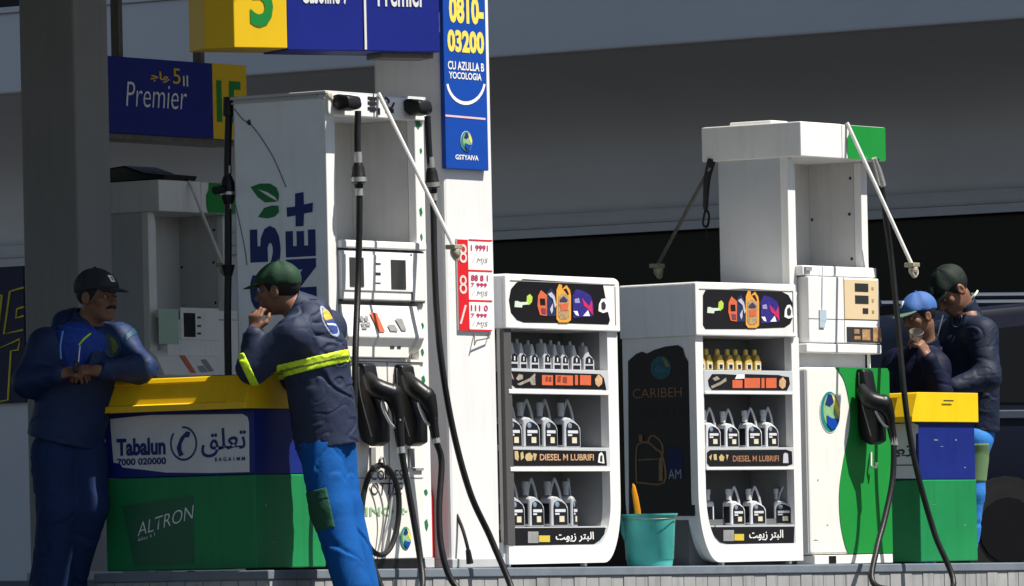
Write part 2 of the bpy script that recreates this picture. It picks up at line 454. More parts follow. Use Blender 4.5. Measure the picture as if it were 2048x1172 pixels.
for k in range(len(o_)-1): mb.flat([o_[k], o_[k+1], i_[k+1], i_[k]], front(Y0))
mb.build('smile_line', WPRINT, t)
mb = MB(); mb.flat([FP.F(x, y, Y0) for x, y in ((891, 229), (971, 236), (971, 240), (891, 233))], front(Y0)); mb.build('divider', mat('pink_print', (.75, .5, .55), .5), t)
bb = fbox(FP, 921, 262, 944, 303, Y0)
dropmark(t, fm(Y0), (bb[0]+bb[2])/2, (bb[1]+bb[3])/2, (bb[2]-bb[0])/2, (bb[3]-bb[1])/2)

# red and white notice on the pillar
t = thing('notice_board', 'small red and white notice with three rows on the white pillar', 'notice', (FP.o[0], FP.o[1], FP.z0))
b = fbox(FP, 916, 478, 984, 661, -.012)
mb = MB(); mb.box(b[0], b[2], -.012, -.001, b[1], b[3]); mb.build('board', WPRINT, t)
Y0 = -.014
mb = MB()
fplate(mb, FP, 916, 479, 937, 661, -.012, .002)
for y in (479, 540, 600, 659): fplate(mb, FP, 937, y, 984, y+3, -.012, .002)
mb.build('red_column', RED, t)
mb = MB()
for k, s_ in enumerate(('1 9991', '88 8 1', '111 0')):
    mb = MB(); mb.text(s_, front(Y0), fbox(FP, 942, 490+60*k, 976, 502+60*k, Y0), bold=.03); mb.build('red_lettering', MAG, t)
for y in (566, 627):
    mb = MB(); mb.text('7 999', front(Y0), fbox(FP, 942, y, 974, y+8, Y0), bold=.03); mb.build('red_lettering', MAG, t)
for y in (516, 582, 643):
    mb = MB(); mb.text('/ MJS', front(Y0), fbox(FP, 944, y, 976, y+12, Y0), shear=.2); mb.build('grey_lettering', GPRINT, t)
mb = MB()
for s_, y in (('8', 488), ('8', 550), ('/', 610)): mb.text(s_, front(-.016), fbox(FP, 919, y, 934, y+38, -.016))
each(mb, 'pictogram', mat('pink_white_print', (.75, .6, .58), .5), t)
t = thing('wall_hook', 'small bent metal hook on the pillar just under the red notice', 'hook', (FP.o[0], FP.o[1], FP.z0))
mb = MB(); mb.tube([FP.P(978, 668, -.005), FP.P(978, 676, -.02), FP.P(953, 681, -.03), FP.P(949, 690, -.03), FP.P(949, 668, -.005)], .0035, 6); mb.build('hook_wire', DULL, t)

# overhead sign "5 | ... | Premier": panel turned towards the road, chamfered yellow end
P0 = J(469, 95, 34.95)
FS1 = Fr(P0[0], P0[1], -28, 0)
t = thing('overhead_sign', 'yellow and blue overhead sign with green 5, hung left of the white pillar', 'sign', (P0[0], P0[1], 0), FS1.yaw)
zb = FS1.F(660, 98)[1]; xr = FS1.F(880, 100)[0]; xy = FS1.F(575, 97)[0]
an = math.radians(180-50); ex, ey = .165*math.cos(an), .165*math.sin(an)
mb = MB(); mb.prism([(0, 0), (xy, 0), (xy, .3), (ex, .3+ey*.2), (ex, ey)], 'z', zb, 3.75, .004); mb.build('yellow_end', YSIGN, t)
xm = FS1.F(731, 98)[0]
mb = MB(); mb.box(xy, xr, 0, .3, zb-.008, 3.75, .004); mb.build('blue_panel', BSIGN, t)
mb = MB(); mb.box(xm-.006, xm+.006, -.006, -.0005, zb, 3.75); mb.build('divider_strip', WPRINT, t)
mb = MB(); mb.text('5', front(-.003), fbox(FS1, 500, -70, 546, 54, -.003), bold=.03); mb.build('numeral', GRN, t)
mb = MB(); mb.text('Gasoline 7', front(-.003), fbox(FS1, 603, -40, 697, 8, -.003), bold=.02); mb.text('Premier', front(-.003), fbox(FS1, 755, -40, 850, 14, -.003), bold=.02)
mb.build('lettering', WPRINT, t)
mb = MB(); mb.box(xr-.30, xr-.01, .06, .24, zb-.035, zb-.008); mb.box(xr, xr+.04, .08, .2, zb+.1, zb+.2); each(mb, 'bracket', DULL, t)

# rear sign "Premier | 15"
px_, _ = WF.F(212, 190, 5.62)
FS2 = Fr(px_, 5.62, 0, 0)
t = thing('hanging_sign', 'dark blue shaded sign reading Premier with yellow 15 panel, beside the shaded pillar', 'sign', (px_, 5.62, 0))
b = fbox(FS2, 205, 120, 424, 273); zt, zb = FS2.F(320, 119)[1], FS2.F(320, 271)[1]
xe = FS2.F(494, 200)[0]; xb = FS2.F(426, 200)[0]
mb = MB(); mb.box(-.03, xb, 0, .3, zb, zt, .004); mb.build('blue_panel', BSIGN, t)
mb = MB(); mb.box(xb, xe, 0, .3, zb+.0, zt+.002, .004); mb.build('yellow_panel', YSIGN, t)
mb = MB(); mb.box(-.03, xe, .02, .28, zb-.03, zb-.001); mb.build('bottom_rail', DULL, t)
Y0 = -.003
def ital(bx): return bx
mb = MB(); mb.text('Premier', front(Y0), fbox(FS2, 252, 167, 374, 216, Y0), shear=.15, bold=-.01)
fplate(mb, FS2, 366, 152, 368.5, 172, -.001, .002); fplate(mb, FS2, 373, 151, 375.5, 173, -.001, .002); mb.build('lettering', WPRINT, t)
mb = MB(); mb.text('\ufe9f\ufe8e\ufeee', front(Y0), fbox(FS2, 301, 143, 340, 165, Y0), bold=.02); mb.text('5', front(Y0), fbox(FS2, 346, 137, 361, 168, Y0), bold=.0); mb.build('yellow_lettering', mat('amber_print', (.75, .48, .02), .5), t)
mb = MB(); mb.text('15', front(Y0), fbox(FS2, 434, 162, 484, 246, Y0), bold=.03); mb.build('numeral', GRN, t)
for x in (.3, 1.1):
    mb = MB(); mb.box(x-.02, x+.02, .12, .18, zt, 5.0); mb.build('hanger', DULL, t)

# yellow-lettered window sign far left on the wall
FW = WX-.05
yl = [WF.S(-40, 600, FW)[0], WF.S(47, 600, FW)[0]]; z1, z0_ = WF.S(20, 523, FW)[1], WF.S(20, 806, FW)[1]
t = thing('window_banner', 'black and navy banner with big yellow outlined letters at the far left', 'banner', (FW, yl[1], 0))
mb = MB(); mb.box(0, .045, 0, yl[0]-yl[1], z0_, z1); mb.build('backing', mat('banner_navy', (.012, .016, .05), .5), t)
mb = MB()
def bl_(px, py, lx=-.004):
    yv, zv = WF.S(px, py, FW-.004); return (lx, yv-yl[1], zv)
for stroke in ([(47, 575), (20, 583), (8, 668), (46, 660)], [(47, 632), (32, 636), (34, 618), (47, 614)], [(4, 590), (-8, 700), (40, 678), (36, 700), (22, 702), (16, 800), (-10, 805)], [(-20, 596), (2, 590)]):
    mb.tube([bl_(*p) for p in stroke], .010, 6)
mb.build('lettering', mat('dull_yellow_print', (.70, .60, .05), .5), t)

#SECTION_PUMPS
# ------------------------------------------------------------------ fuel dispensers
# ---- tall front dispenser
px_, _ = WF.F(656, 500, 0)
F1 = Fr(px_, 0, 0, zk(px_)); f = F1
t = pump1 = thing('fuel_dispenser', 'tall white fuel dispenser with leaf and plus lettering on its grey side', 'fuel dispenser', f.loc(), 0, 'fuel dispensers')
top = f.F(656, 183)[1]; W1 = f.F(853, 500)[0]; dep = f.S(465, 193)[0]
xl = f.F(673, 400)[0]; xr = f.F(832, 400)[0]; zh = f.F(750, 236)[1]; zp = f.F(750, 484)[1]
mb = MB(); RD = .42
mb.box(.004, W1-.004, .05, dep, .10, zp-.004); mb.box(.004, W1-.004, .05, dep, zh+.004, top-.012); mb.box(.004, .03, .05, dep, zp-.004, zh+.004); mb.box(W1-.03, W1-.004, .05, dep, zp-.004, zh+.004); mb.box(.03, W1-.03, RD+.003, dep, zp-.004, zh+.004)
mb.build('cabinet_body', GREYW, t)
mb = MB(); mb.box(-.001, .003, .012, dep-.01, .13, top-.03, 0); mb.build('side_panel', PALES, t)
mb = MB()
mb.box(-.01, W1+.006, -.012, dep+.012, top-.012, top+.004, .004); mb.box(-.006, .003, 0, dep+.004, top-.034, top-.026)
mb.build('top_trim', GREYW, t)
mb = MB(); mb.box(0, xl, 0, .05, .10, top-.03, .006); mb.box(xr, W1, 0, .05, .05, top-.03, .006); mb.build('front_post', WHITE, t)
mb = MB(); mb.prism(rrect(.002, zh, W1-.002, top-.008, .02), 'y', -.02, .05, .005); hd = mb.build('header', WHITE, t)
mb = MB()
for k, (a_, b_) in enumerate(((735, 752), (734, 753), (737, 750))):
    for y in (193, 203, 214): fplate(mb, f, a_+k, y+k*3, b_, y+k*3+4, -.02, .002)
mb.tube([f.P(762, 200, -.022), f.P(770, 195, -.022), f.P(778, 203, -.022), f.P(770, 212, -.022), f.P(782, 216, -.022), f.P(788, 206, -.022)], .006, 6, 4)
fplate(mb, f, 770, 217, 787, 226, -.02, .002); fplate(mb, f, 755, 216, 760, 229, -.02, .002)
mb.build('printed_mark', DPRINT, hd)
mb = MB(); fplate(mb, f, 746.5, 186, 748.5, 234, -.02, .0015); mb.build('seam', SEAM, hd)
mb = MB(); mb.ell(f.P(660, 190, -.022), (.02, .008, .02)); mb.ell(f.P(664, 197, -.022), (.012, .008, .012)); mb.build('tape_patch', mat('aged_tape', (.55, .50, .40), .7, var=.4, scale=60), hd)
mb = MB(); mb.box(.0305, W1-.0305, RD-.012, RD+.002, zp-.003, zh+.003); mb.box(xr+.0, W1-.0305, .05, RD-.013, zp-.003, zh+.003); mb.build('niche_lining', RECESS, t)
# green leaf marks on the right post
mb = MB()
for (x, y, w_, h_) in ((836, 248, 9, 16), (842, 302, 4, 9), (843, 475, 4, 12), (845, 540, 5, 20), (845, 652, 5, 10), (847, 760, 6, 14), (852, 985, 6, 10), (853, 1050, 6, 18), (845, 705, 5, 12), (842, 424, 5, 14)):
    w_, h_ = w_*1.35, h_*1.4
    p = [f.F(x+dx*w_/2, y+dz*h_/2, -.0015) for dx, dz in ((-1, -.6), (.3, -1), (1, .1), (.2, 1), (-.6, .5))]
    mb.flat(p, front(-.0015))
each(mb, 'leaf_mark', LEAF, t)
# upper display unit
mb = MB(); b = fbox(f, 676, 483, 846, 499, -.005); mb.box(b[0], b[2], -.03, .045, b[1], b[3], .008)
b = fbox(f, 677, 503, 846, 602, -.0); mb.box(b[0], b[2], -.02, .045, b[1], b[3], .008); du = mb.build('display_unit', WHITE, t)
mb = MB(); b2 = fbox(f, 682, 510, 824, 582, -.02); mb.box(b2[0], b2[2], -.026, -.02, b2[1], b2[3], .002); mb.build('bezel', WPRINT, du)
mb = MB(); fplate(mb, f, 699, 515, 727, 573, -.026, .003); mb.build('screen', SCREEN, du)
mb = MB(); fplate(mb, f, 782, 520, 811, 578, -.026, .003); mb.build('screen', SCREEN, du)
mb = MB()
for y, h_ in ((526, 3), (545, 5), (565, 2)): fplate(mb, f, 751, y, 761, y+h_, -.026, .002)
fplate(mb, f, 676, 500, 846, 502.5, -.01, .004); fplate(mb, f, 677, 601, 846, 604.5, -.005, .012); fplate(mb, f, 822, 508, 824, 600, -.021, .002)
mb.build('seam', SEAM, du)
# keypad fascia: slopes forward at its foot
zk0, zk1 = f.F(750, 610)[1], f.F(750, 686)[1]
xa, xb_ = f.F(679, 640)[0], f.F(832, 640)[0]
mb = MB(); mb.prism([(.045, zk1-.05), (.045, zk0), (-.008, zk0), (-.03, zk0-.08), (-.055, zk1+.03), (-.03, zk1-.02), (.0, zk1-.045)], 'x', xa, xb_, .006); kp = mb.build('keypad_fascia', CREAM, t)
def kq(px, py, k=0):
    x, z = f.F(px, py, -.04); yy = -.010-.045*max(0, min(1, (zk0-z)/(zk0-zk1-.03))); return (x, yy-.006-k, z)
mb = MB()
for (a_, b_, c_, d_) in ((722, 632, 729, 642), (731, 632, 738, 642), (722, 644, 729, 652), (731, 644, 740, 652), (722, 653, 732, 658)):
    mb.flat([kq(a_, b_), kq(c_, b_), kq(c_, d_), kq(a_, d_)], lambda *p: p) if False else mb._add((lambda B: (B.faces.new([B.verts.new(kq(*q)) for q in ((a_, b_), (c_, b_), (c_, d_), (a_, d_))]), B)[1])(bmesh.new()))
mb._add((lambda B: (B.faces.new([B.verts.new(kq(*q)) for q in ((774, 649), (789, 649), (793, 663), (777, 662))]), B)[1])(bmesh.new()))
mb._add((lambda B: (B.faces.new([B.verts.new(kq(*q)) for q in ((792, 636), (806, 637), (810, 662), (800, 661))]), B)[1])(bmesh.new()))
each(mb, 'keypad', GPRINT, kp)
mb = MB(); mb._add((lambda B: (B.faces.new([B.verts.new(kq(*q)) for q in ((744, 624), (758, 626), (766, 664), (754, 664))]), B)[1])(bmesh.new())); mb.build('orange_sticker', REDOR, kp)
# box under the keypad
mb = MB(); b = fbox(f, 678, 690, 812, 716, -.01); mb.box(b[0], b[2], -.03, .045, b[1], b[3], .006)
b = fbox(f, 676, 718, 846, 723, -.0); mb.box(b[0], b[2], -.012, .045, b[1], b[3]); mb.build('card_reader_box', CREAM, t)
mb = MB(); fplate(mb, f, 780, 690, 788, 697, -.03, .003); fplate(mb, f, 794, 690, 801, 697, -.03, .003); fplate(mb, f, 826, 692, 834, 706, .02, .003); fplate(mb, f, 808, 711, 815, 717, -.0, .014); each(mb, 'card_slot', DPRINT, t)
# lower front
zl1 = f.F(760, 724)[1]; zb1 = f.F(760, 1118)[1]
mb = MB(); mb.box(xl-.015, xr+.002, -.004, .05, zb1, zl1, .004); lf = mb.build('lower_panel', CREAM, t)
mb = MB(); mb.box(-.002, xr, -.010, dep-.02, .0, zb1, .004); mb.build('plinth', BLACKP, t)
mb = MB(); mb.box(xr, W1+.002, -.008, dep-.02, .0, .05, .002); mb.build('plinth_corner', GREYW, t)
mb = MB(); Y0 = -.0065
mb.text('OTTLE', front(Y0), fbox(f, 742, 965, 806, 990, Y0), shear=.2); mb.text('COM ES', front(Y0), fbox(f, 742, 940, 806, 960, Y0)); mb.build('lettering', DPRINT, lf)
mb = MB(); mb.text('INO +', front(Y0), fbox(f, 731, 1014, 815, 1032, Y0), bold=.02); mb.build('lettering', LEAF2, lf)
mb = MB()
for (x0, x1, y0, y1) in ((739, 748, 895, 930), (816, 826, 897, 935), (826, 844, 936, 941)):
    fplate(mb, f, x0, y0, x1, y1, -.004, .012)
each(mb, 'hose_clip', GPRINT, lf)
mb = MB(); fplate(mb, f, 776, 724, 778, 1000, -.004, .002); fplate(mb, f, 700, 955, 846, 957, -.004, .002); mb.build('seam', SHADEW, lf)
bb = fbox(f, 800, 1053, 822, 1099, Y0)
dropmark(lf, fm(Y0), (bb[0]+bb[2])/2, (bb[1]+bb[3])/2, (bb[2]-bb[0])/2, (bb[3]-bb[1])/2, dim=0)
# side graphics: leaf, rotated lettering, plus sign, scratches
LM = left(-.003)
def spts(pts): return [(-f.S(p[0], p[1], -.003)[0], f.S(p[0], p[1], -.003)[1]) for p in pts]
mb = MB(); mb.flat(spts([(501, 374), (520, 367), (540, 367), (553, 375), (558, 388), (557, 402), (548, 404), (530, 405), (515, 394)]), LM); lg = mb.build('leaf_emblem', LEAF, t)
mb = MB(); mb.flat(spts([(516, 434), (528, 416), (543, 411), (557, 411), (558, 424), (550, 433), (535, 437)]), LM); mb.build('leaf_emblem', LEAF, t)
mb = MB(); mb.flat([(u, v) for u, v in spts([(516, 378), (536, 385), (550, 394), (557, 403), (545, 397), (530, 388)])], left(-.0045)); mb.build('leaf_vein', WPRINT, lg)
mb = MB(); mb.text('5', LM, sbox(f, 500, 452, 561, 532, -.003), bold=.055, rot=1)
mb.text('S', LM, sbox(f, 500, 545, 561, 620, -.003), bold=.055, rot=1)
mb.text('NE', LM, sbox(f, 572, 460, 632, 596, -.003), bold=.055, rot=1)
mb.text('LI', LM, sbox(f, 574, 606, 634, 690, -.003), bold=.055, rot=1)
mb.flat(spts([(573, 415), (590, 413), (590, 387), (607, 384), (608, 409), (626, 405), (625, 424), (608, 427), (607, 452), (591, 453), (591, 431), (574, 434)]), LM)
mb.build('side_lettering', NAVYP, t)
mb = MB()
def scr(pts, r): mb.tube([(-.003, *f.S(p[0], p[1], -.003)) for p in pts], r, 5, 5)
scr([(468, 217), (485, 238), (500, 248), (520, 272), (545, 312), (560, 345), (572, 374)], .0022)
scr([(471, 410), (480, 450), (490, 500), (494, 530)], .002); scr([(506, 560), (510, 600), (516, 625)], .0022)
mb.build('scratch', DPRINT, t)
mb = MB(); mb.flat(spts([(492, 244), (500, 238), (503, 250), (497, 250)]), left(-.0045)); mb.build('scratch', DPRINT, t)
# pulleys in the header where the hoses leave
def pulley(px0, py0, px1, py1, yb, par):
    b = fbox(f, px0, py0, px1, py1, yb)
    mb = MB(); zc = b[1]+(b[3]-b[1])*.35
    mb.prism([(-.018, b[3]), (-.018, zc), (yb*.5, b[1]), (yb-.02, b[1]+.01), (yb-.03, zc), (yb-.02, b[3]-.01), (yb*.5, b[3]+.004)], 'x', b[0]-.035, b[0]+.075, .012); return mb.build('hose_outlet', BLACKP, par, True)
pulley(698, 190, 732, 222, -.10, t); pulley(840, 199, 870, 232, -.10, t)
def rod(fr, p0, p1, ya, yb, par, r=.011, br=True, m=RODM):
    a0, a1 = fr.P(*p0, ya), fr.P(*p1, yb)
    mb = MB(); mb.tube([a0, a1], r, 8); rd = mb.build('retractor_arm', m, par, True)
    mb = MB()
    c = np.array(a1)
    mb.box(c[0]-.035, c[0]+.035, c[1]-.03, c[1]+.03, c[2]-.012, c[2]+.012, .004)
    mb.tube([c+(-.02, 0, -.01), c+(-.012, -.01, -.06), c+(.01, -.02, -.06), c+(.02, -.01, -.01)], .008, 6, 3)
    mb.ell(tuple(c+(0, -.008, -.028)), (.030, .026, .034))
    mb.build('arm_bracket', mat('old_brass', (.42, .38, .27), .5, metal=.3, var=.4, scale=40), rd)
    return rd
rod(f, (757, 187), (908, 494), -.025, -.45, t)

# ---- fuel hoses with nozzles
def fuel_hose(fr, label, pts_px, couplings, noz, r=.0165, z0=None):
    """pts_px: (px, py, y) list or world z floor points; noz: nozzle path"""
    loc = fr.loc()
    t = thing('fuel_hose', label, 'fuel hose', loc, fr.yaw, 'fuel hoses on the dispensers')
    pts = [fr.P(*p) if len(p) == 3 else p[0] for p in pts_px]
    mb = MB(); mb.tube(pts, r, 10, 8); mb.build('hose', BLACK, t, True)
    for (pa, pb, yy) in couplings:
        a0, a1 = np.array(fr.P(*pa, yy)), np.array(fr.P(*pb, yy)); L = a1-a0
        mb = MB(); mb.tube([a0+L*.18, a0+L*.34, a0+L*.58, a0+L*.62, a0+L*.80, a0+L*.86, a0+L], [.019, .030, .034, .038, .038, .024, .020], 12); cp = mb.build('coupling', BLACKP, t, True)
        mb = MB(); mb.tube([a0-L*.12, a0+L*.2], .0205, 12); mb.tube([a0+L*.64, a0+L*.78], .0395, 12); mb.tube([a0+L*.98, a0+L*1.2], .0205, 12); each(mb, 'coupling_ring', STEEL, cp, True)
    if noz:
        n = [np.array(fr.P(*p)) for p in noz]     # spout, body, hump, grip end, hose start
        mb = MB(); mb.tube([n[0], n[1], n[2]], [.030, .050, .050], 12, 4); mb.tube([n[2], (n[2]+n[3])/2+(n[2]-n[1])*.12, n[3], n[4]], [.050, .034, .027, .021], 10, 4)
        mb.ell(n[2], (.052, .046, .054)); nz = mb.build('nozzle', BLACKP, t, True)
        mb = MB(); mb.tube([n[1]+(n[2]-n[1])*.5+(0, 0, -.03), n[1]*.55+n[3]*.45+(-.03, 0, -.01), n[3]*.8+n[1]*.2+(-.03, 0, -.03), n[3]+(0, 0, -.02)], .008, 8, 5); mb.build('trigger_guard', STEEL, nz, True)
        mb = MB(); mb.tube([n[3]+(n[4]-n[3])*.45, n[4]+(n[4]-n[3])*.18], .0215, 10); mb.build('swivel', STEEL, nz, True)
        q = n[1]*.4+n[2]*.6
        mb = MB(); mb.tube([q+(.02, -.045, -.055), n[3]+(-.012, -.02, .02)], .007, 6); mb.build('trigger', GPRINT, nz, True)
    return t
def gnd(fr, px, y):   # where the hose lies on the ground
    x, z = fr.F(px, 1172, y); return ((x, y, .017-fr.z0),)
def boot(fr, px0, px1, py0, py1, par, y0=-.004, pr=.13, w_=.105):
    """nozzle holster: tall black pocket standing out of the panel"""
    x0, z1 = fr.F(px0, py0, y0); _, z0 = fr.F(px1, py1, y0-pr*.8)
    mb = MB(); mb.prism([(y0, z1), (y0, z0+.10), (y0-.02, z0+.03), (y0-pr*.6, z0), (y0-pr, z0+.02), (y0-pr, z0+.14), (y0-pr*.55, z1-.12), (y0-.05, z1-.01), (y0-.03, z1)], 'x', x0, x0+w_, .010)
    bt = mb.build('nozzle_holster', BLACKP, par, True)
    mb = MB(); mb.tube([(x0-.001, y0-.018, z1-.02), (x0-.001, y0-.028, z1-.16), (x0-.001, y0-pr*.7, z0+.05)], .004, 6, 4); mb.build('holster_edge', GPRINT, bt)
    return bt
boot(F1, 712, 760, 726, 893, pump1); boot(F1, 788, 834, 729, 893, pump1)
ya = -.11
fuel_hose(F1, 'black fuel hose from the left outlet of the tall pump, nozzle in left holster',
          [(716, 222, ya), (715, 300, ya), (719, 400, ya), (716, 560, ya), (711, 700, -.20), (709, 800, -.23), (702, 880, -.23), (700, 945, -.23), (706, 1022, -.24), (725, 1083, -.27), (745, 1130, -.30), gnd(F1, 780, -.38), gnd(F1, 830, -.42), (845, 1171, -.36), (838, 1103, -.29), (817, 982, -.24), (802, 900, -.22)],
          [((716, 312), (718, 378), ya)], [(735, 752, -.07), (752, 775, -.13), (785, 788, -.19), (797, 850, -.21), (802, 898, -.22)])
fuel_hose(F1, 'black fuel hose from the right outlet of the tall pump, crossing the white pillar',
          [(855, 232, ya), (858, 300, ya), (866, 410, ya), (870, 560, -.14), (880, 700, -.18), (904, 850, -.2), (940, 985, -.24), (985, 1085, -.28), gnd(F1, 1026, -.42), gnd(F1, 960, -.48), (908, 1168, -.36), (884, 1103, -.3), (878, 1022, -.26), (883, 925, -.23), (872, 882, -.22)],
          [((861, 322), (866, 388), ya)], [(812, 752, -.07), (828, 775, -.13), (853, 795, -.19), (866, 845, -.21), (872, 880, -.22)])
# coiled air hose hung on the lower panel
t = thing('air_hose', 'thin black hose hung in an oval loop on the pump lower panel', 'hose', F1.loc(), 0)
lp = [F1.P(761+37*math.sin(q)*(1+.05*math.sin(2*q)), 1020-90*math.cos(q), -.05+.015*math.cos(q)) for q in np.linspace(.05, 2*math.pi+.25, 30)]
mb = MB(); mb.tube(lp, .0145, 8, 3); mb.build('loop', BLACK, t, True)
mb = MB(); mb.tube([F1.P(745, 965, -.02), F1.P(760, 990, -.03), F1.P(767, 1030, -.035), F1.P(762, 1075, -.03), F1.P(756, 1104, -.03)], .005, 6, 4); mb.tube([F1.P(785, 985, -.02), F1.P(778, 1040, -.03), F1.P(768, 1075, -.03), F1.P(764, 1104, -.03)], .007, 6, 4); each(mb, 'wire', GPRINT, t, True)
mb = MB(); mb.tube([F1.P(761, 932, -.004), F1.P(759, 922, -.05), F1.P(766, 914, -.06), F1.P(770, 930, -.06)], .007, 6, 3); mb.build('hook', GPRINT, t, True)
# rear hose of the tall pump, seen past its left edge
t = thing('fuel_hose', 'black fuel hose hanging at the back edge of the tall pump', 'fuel hose', F1.loc(), 0, 'fuel hoses on the dispensers')
yr = dep+.06
def R1(px, py, y=None):
    y = y or yr
    return F1.P(px, py, y)
yr = dep+.05
mb = MB(); mb.tube([R1(459, 205), R1(457, 250), R1(455, 330), R1(456, 420), R1(456, 540), R1(455, 640), R1(457, 790)], .019, 10, 5); mb.build('hose', BLACK, t, True)
mb = MB(); mb.tube([R1(455, 352), R1(456, 366), R1(456, 395), R1(457, 408)], [.022, .036, .036, .024], 10); mb.tube([R1(430, 381), R1(456, 377)], .022, 8); mb.tube([R1(456, 530), R1(456, 552)], [.036, .022], 10); mb.tube([R1(458, 195), R1(457, 232)], .03, 10); cp = each(mb, 'coupling', BLACKP, t, True)
mb = MB(); mb.tube([R1(456, 332), R1(456, 347)], .021, 10); mb.tube([R1(456, 384), R1(456, 390)], .038, 10); mb.tube([R1(458, 407), R1(458, 418)], .022, 10); each(mb, 'coupling_ring', STEEL, cp, True)

# red extinguisher between pump and pillar
xe_, ze_ = WF.F(872, 1000, .12)
t = thing('fire_extinguisher', 'red fire extinguisher with thin black hose, half hidden between tall pump and pillar', 'extinguisher', (xe_-.05, .2, zk(xe_)))
mb = MB(); mb.lathe([(.075, 0), (.085, .02), (.085, .36), (.075, .41), (.04, .45), (.022, .46)], (0, 0, 0), 20); mb.build('cylinder', RED, t, True)
mb = MB(); mb.box(-.02, .02, -.02, .02, .46, .5); mb.tube([(0, 0, .5), (.02, -.05, .52)], .009, 6); mb.build('valve', DULL, t)
fe = Fr(xe_-.05, .2, 0, zk(xe_))
mb = MB(); mb.tube([fe.P(862, 966, -.02), fe.P(878, 974, -.1), fe.P(900, 1005, -.14), fe.P(922, 1050, -.2), fe.P(934, 1090, -.24), fe.P(938, 1112, -.25)], .009, 8, 5); mb.tube([fe.P(936, 1100, -.25), fe.P(940, 1127, -.25)], [.013, .019], 8); mb.build('hose', BLACK, t, True)

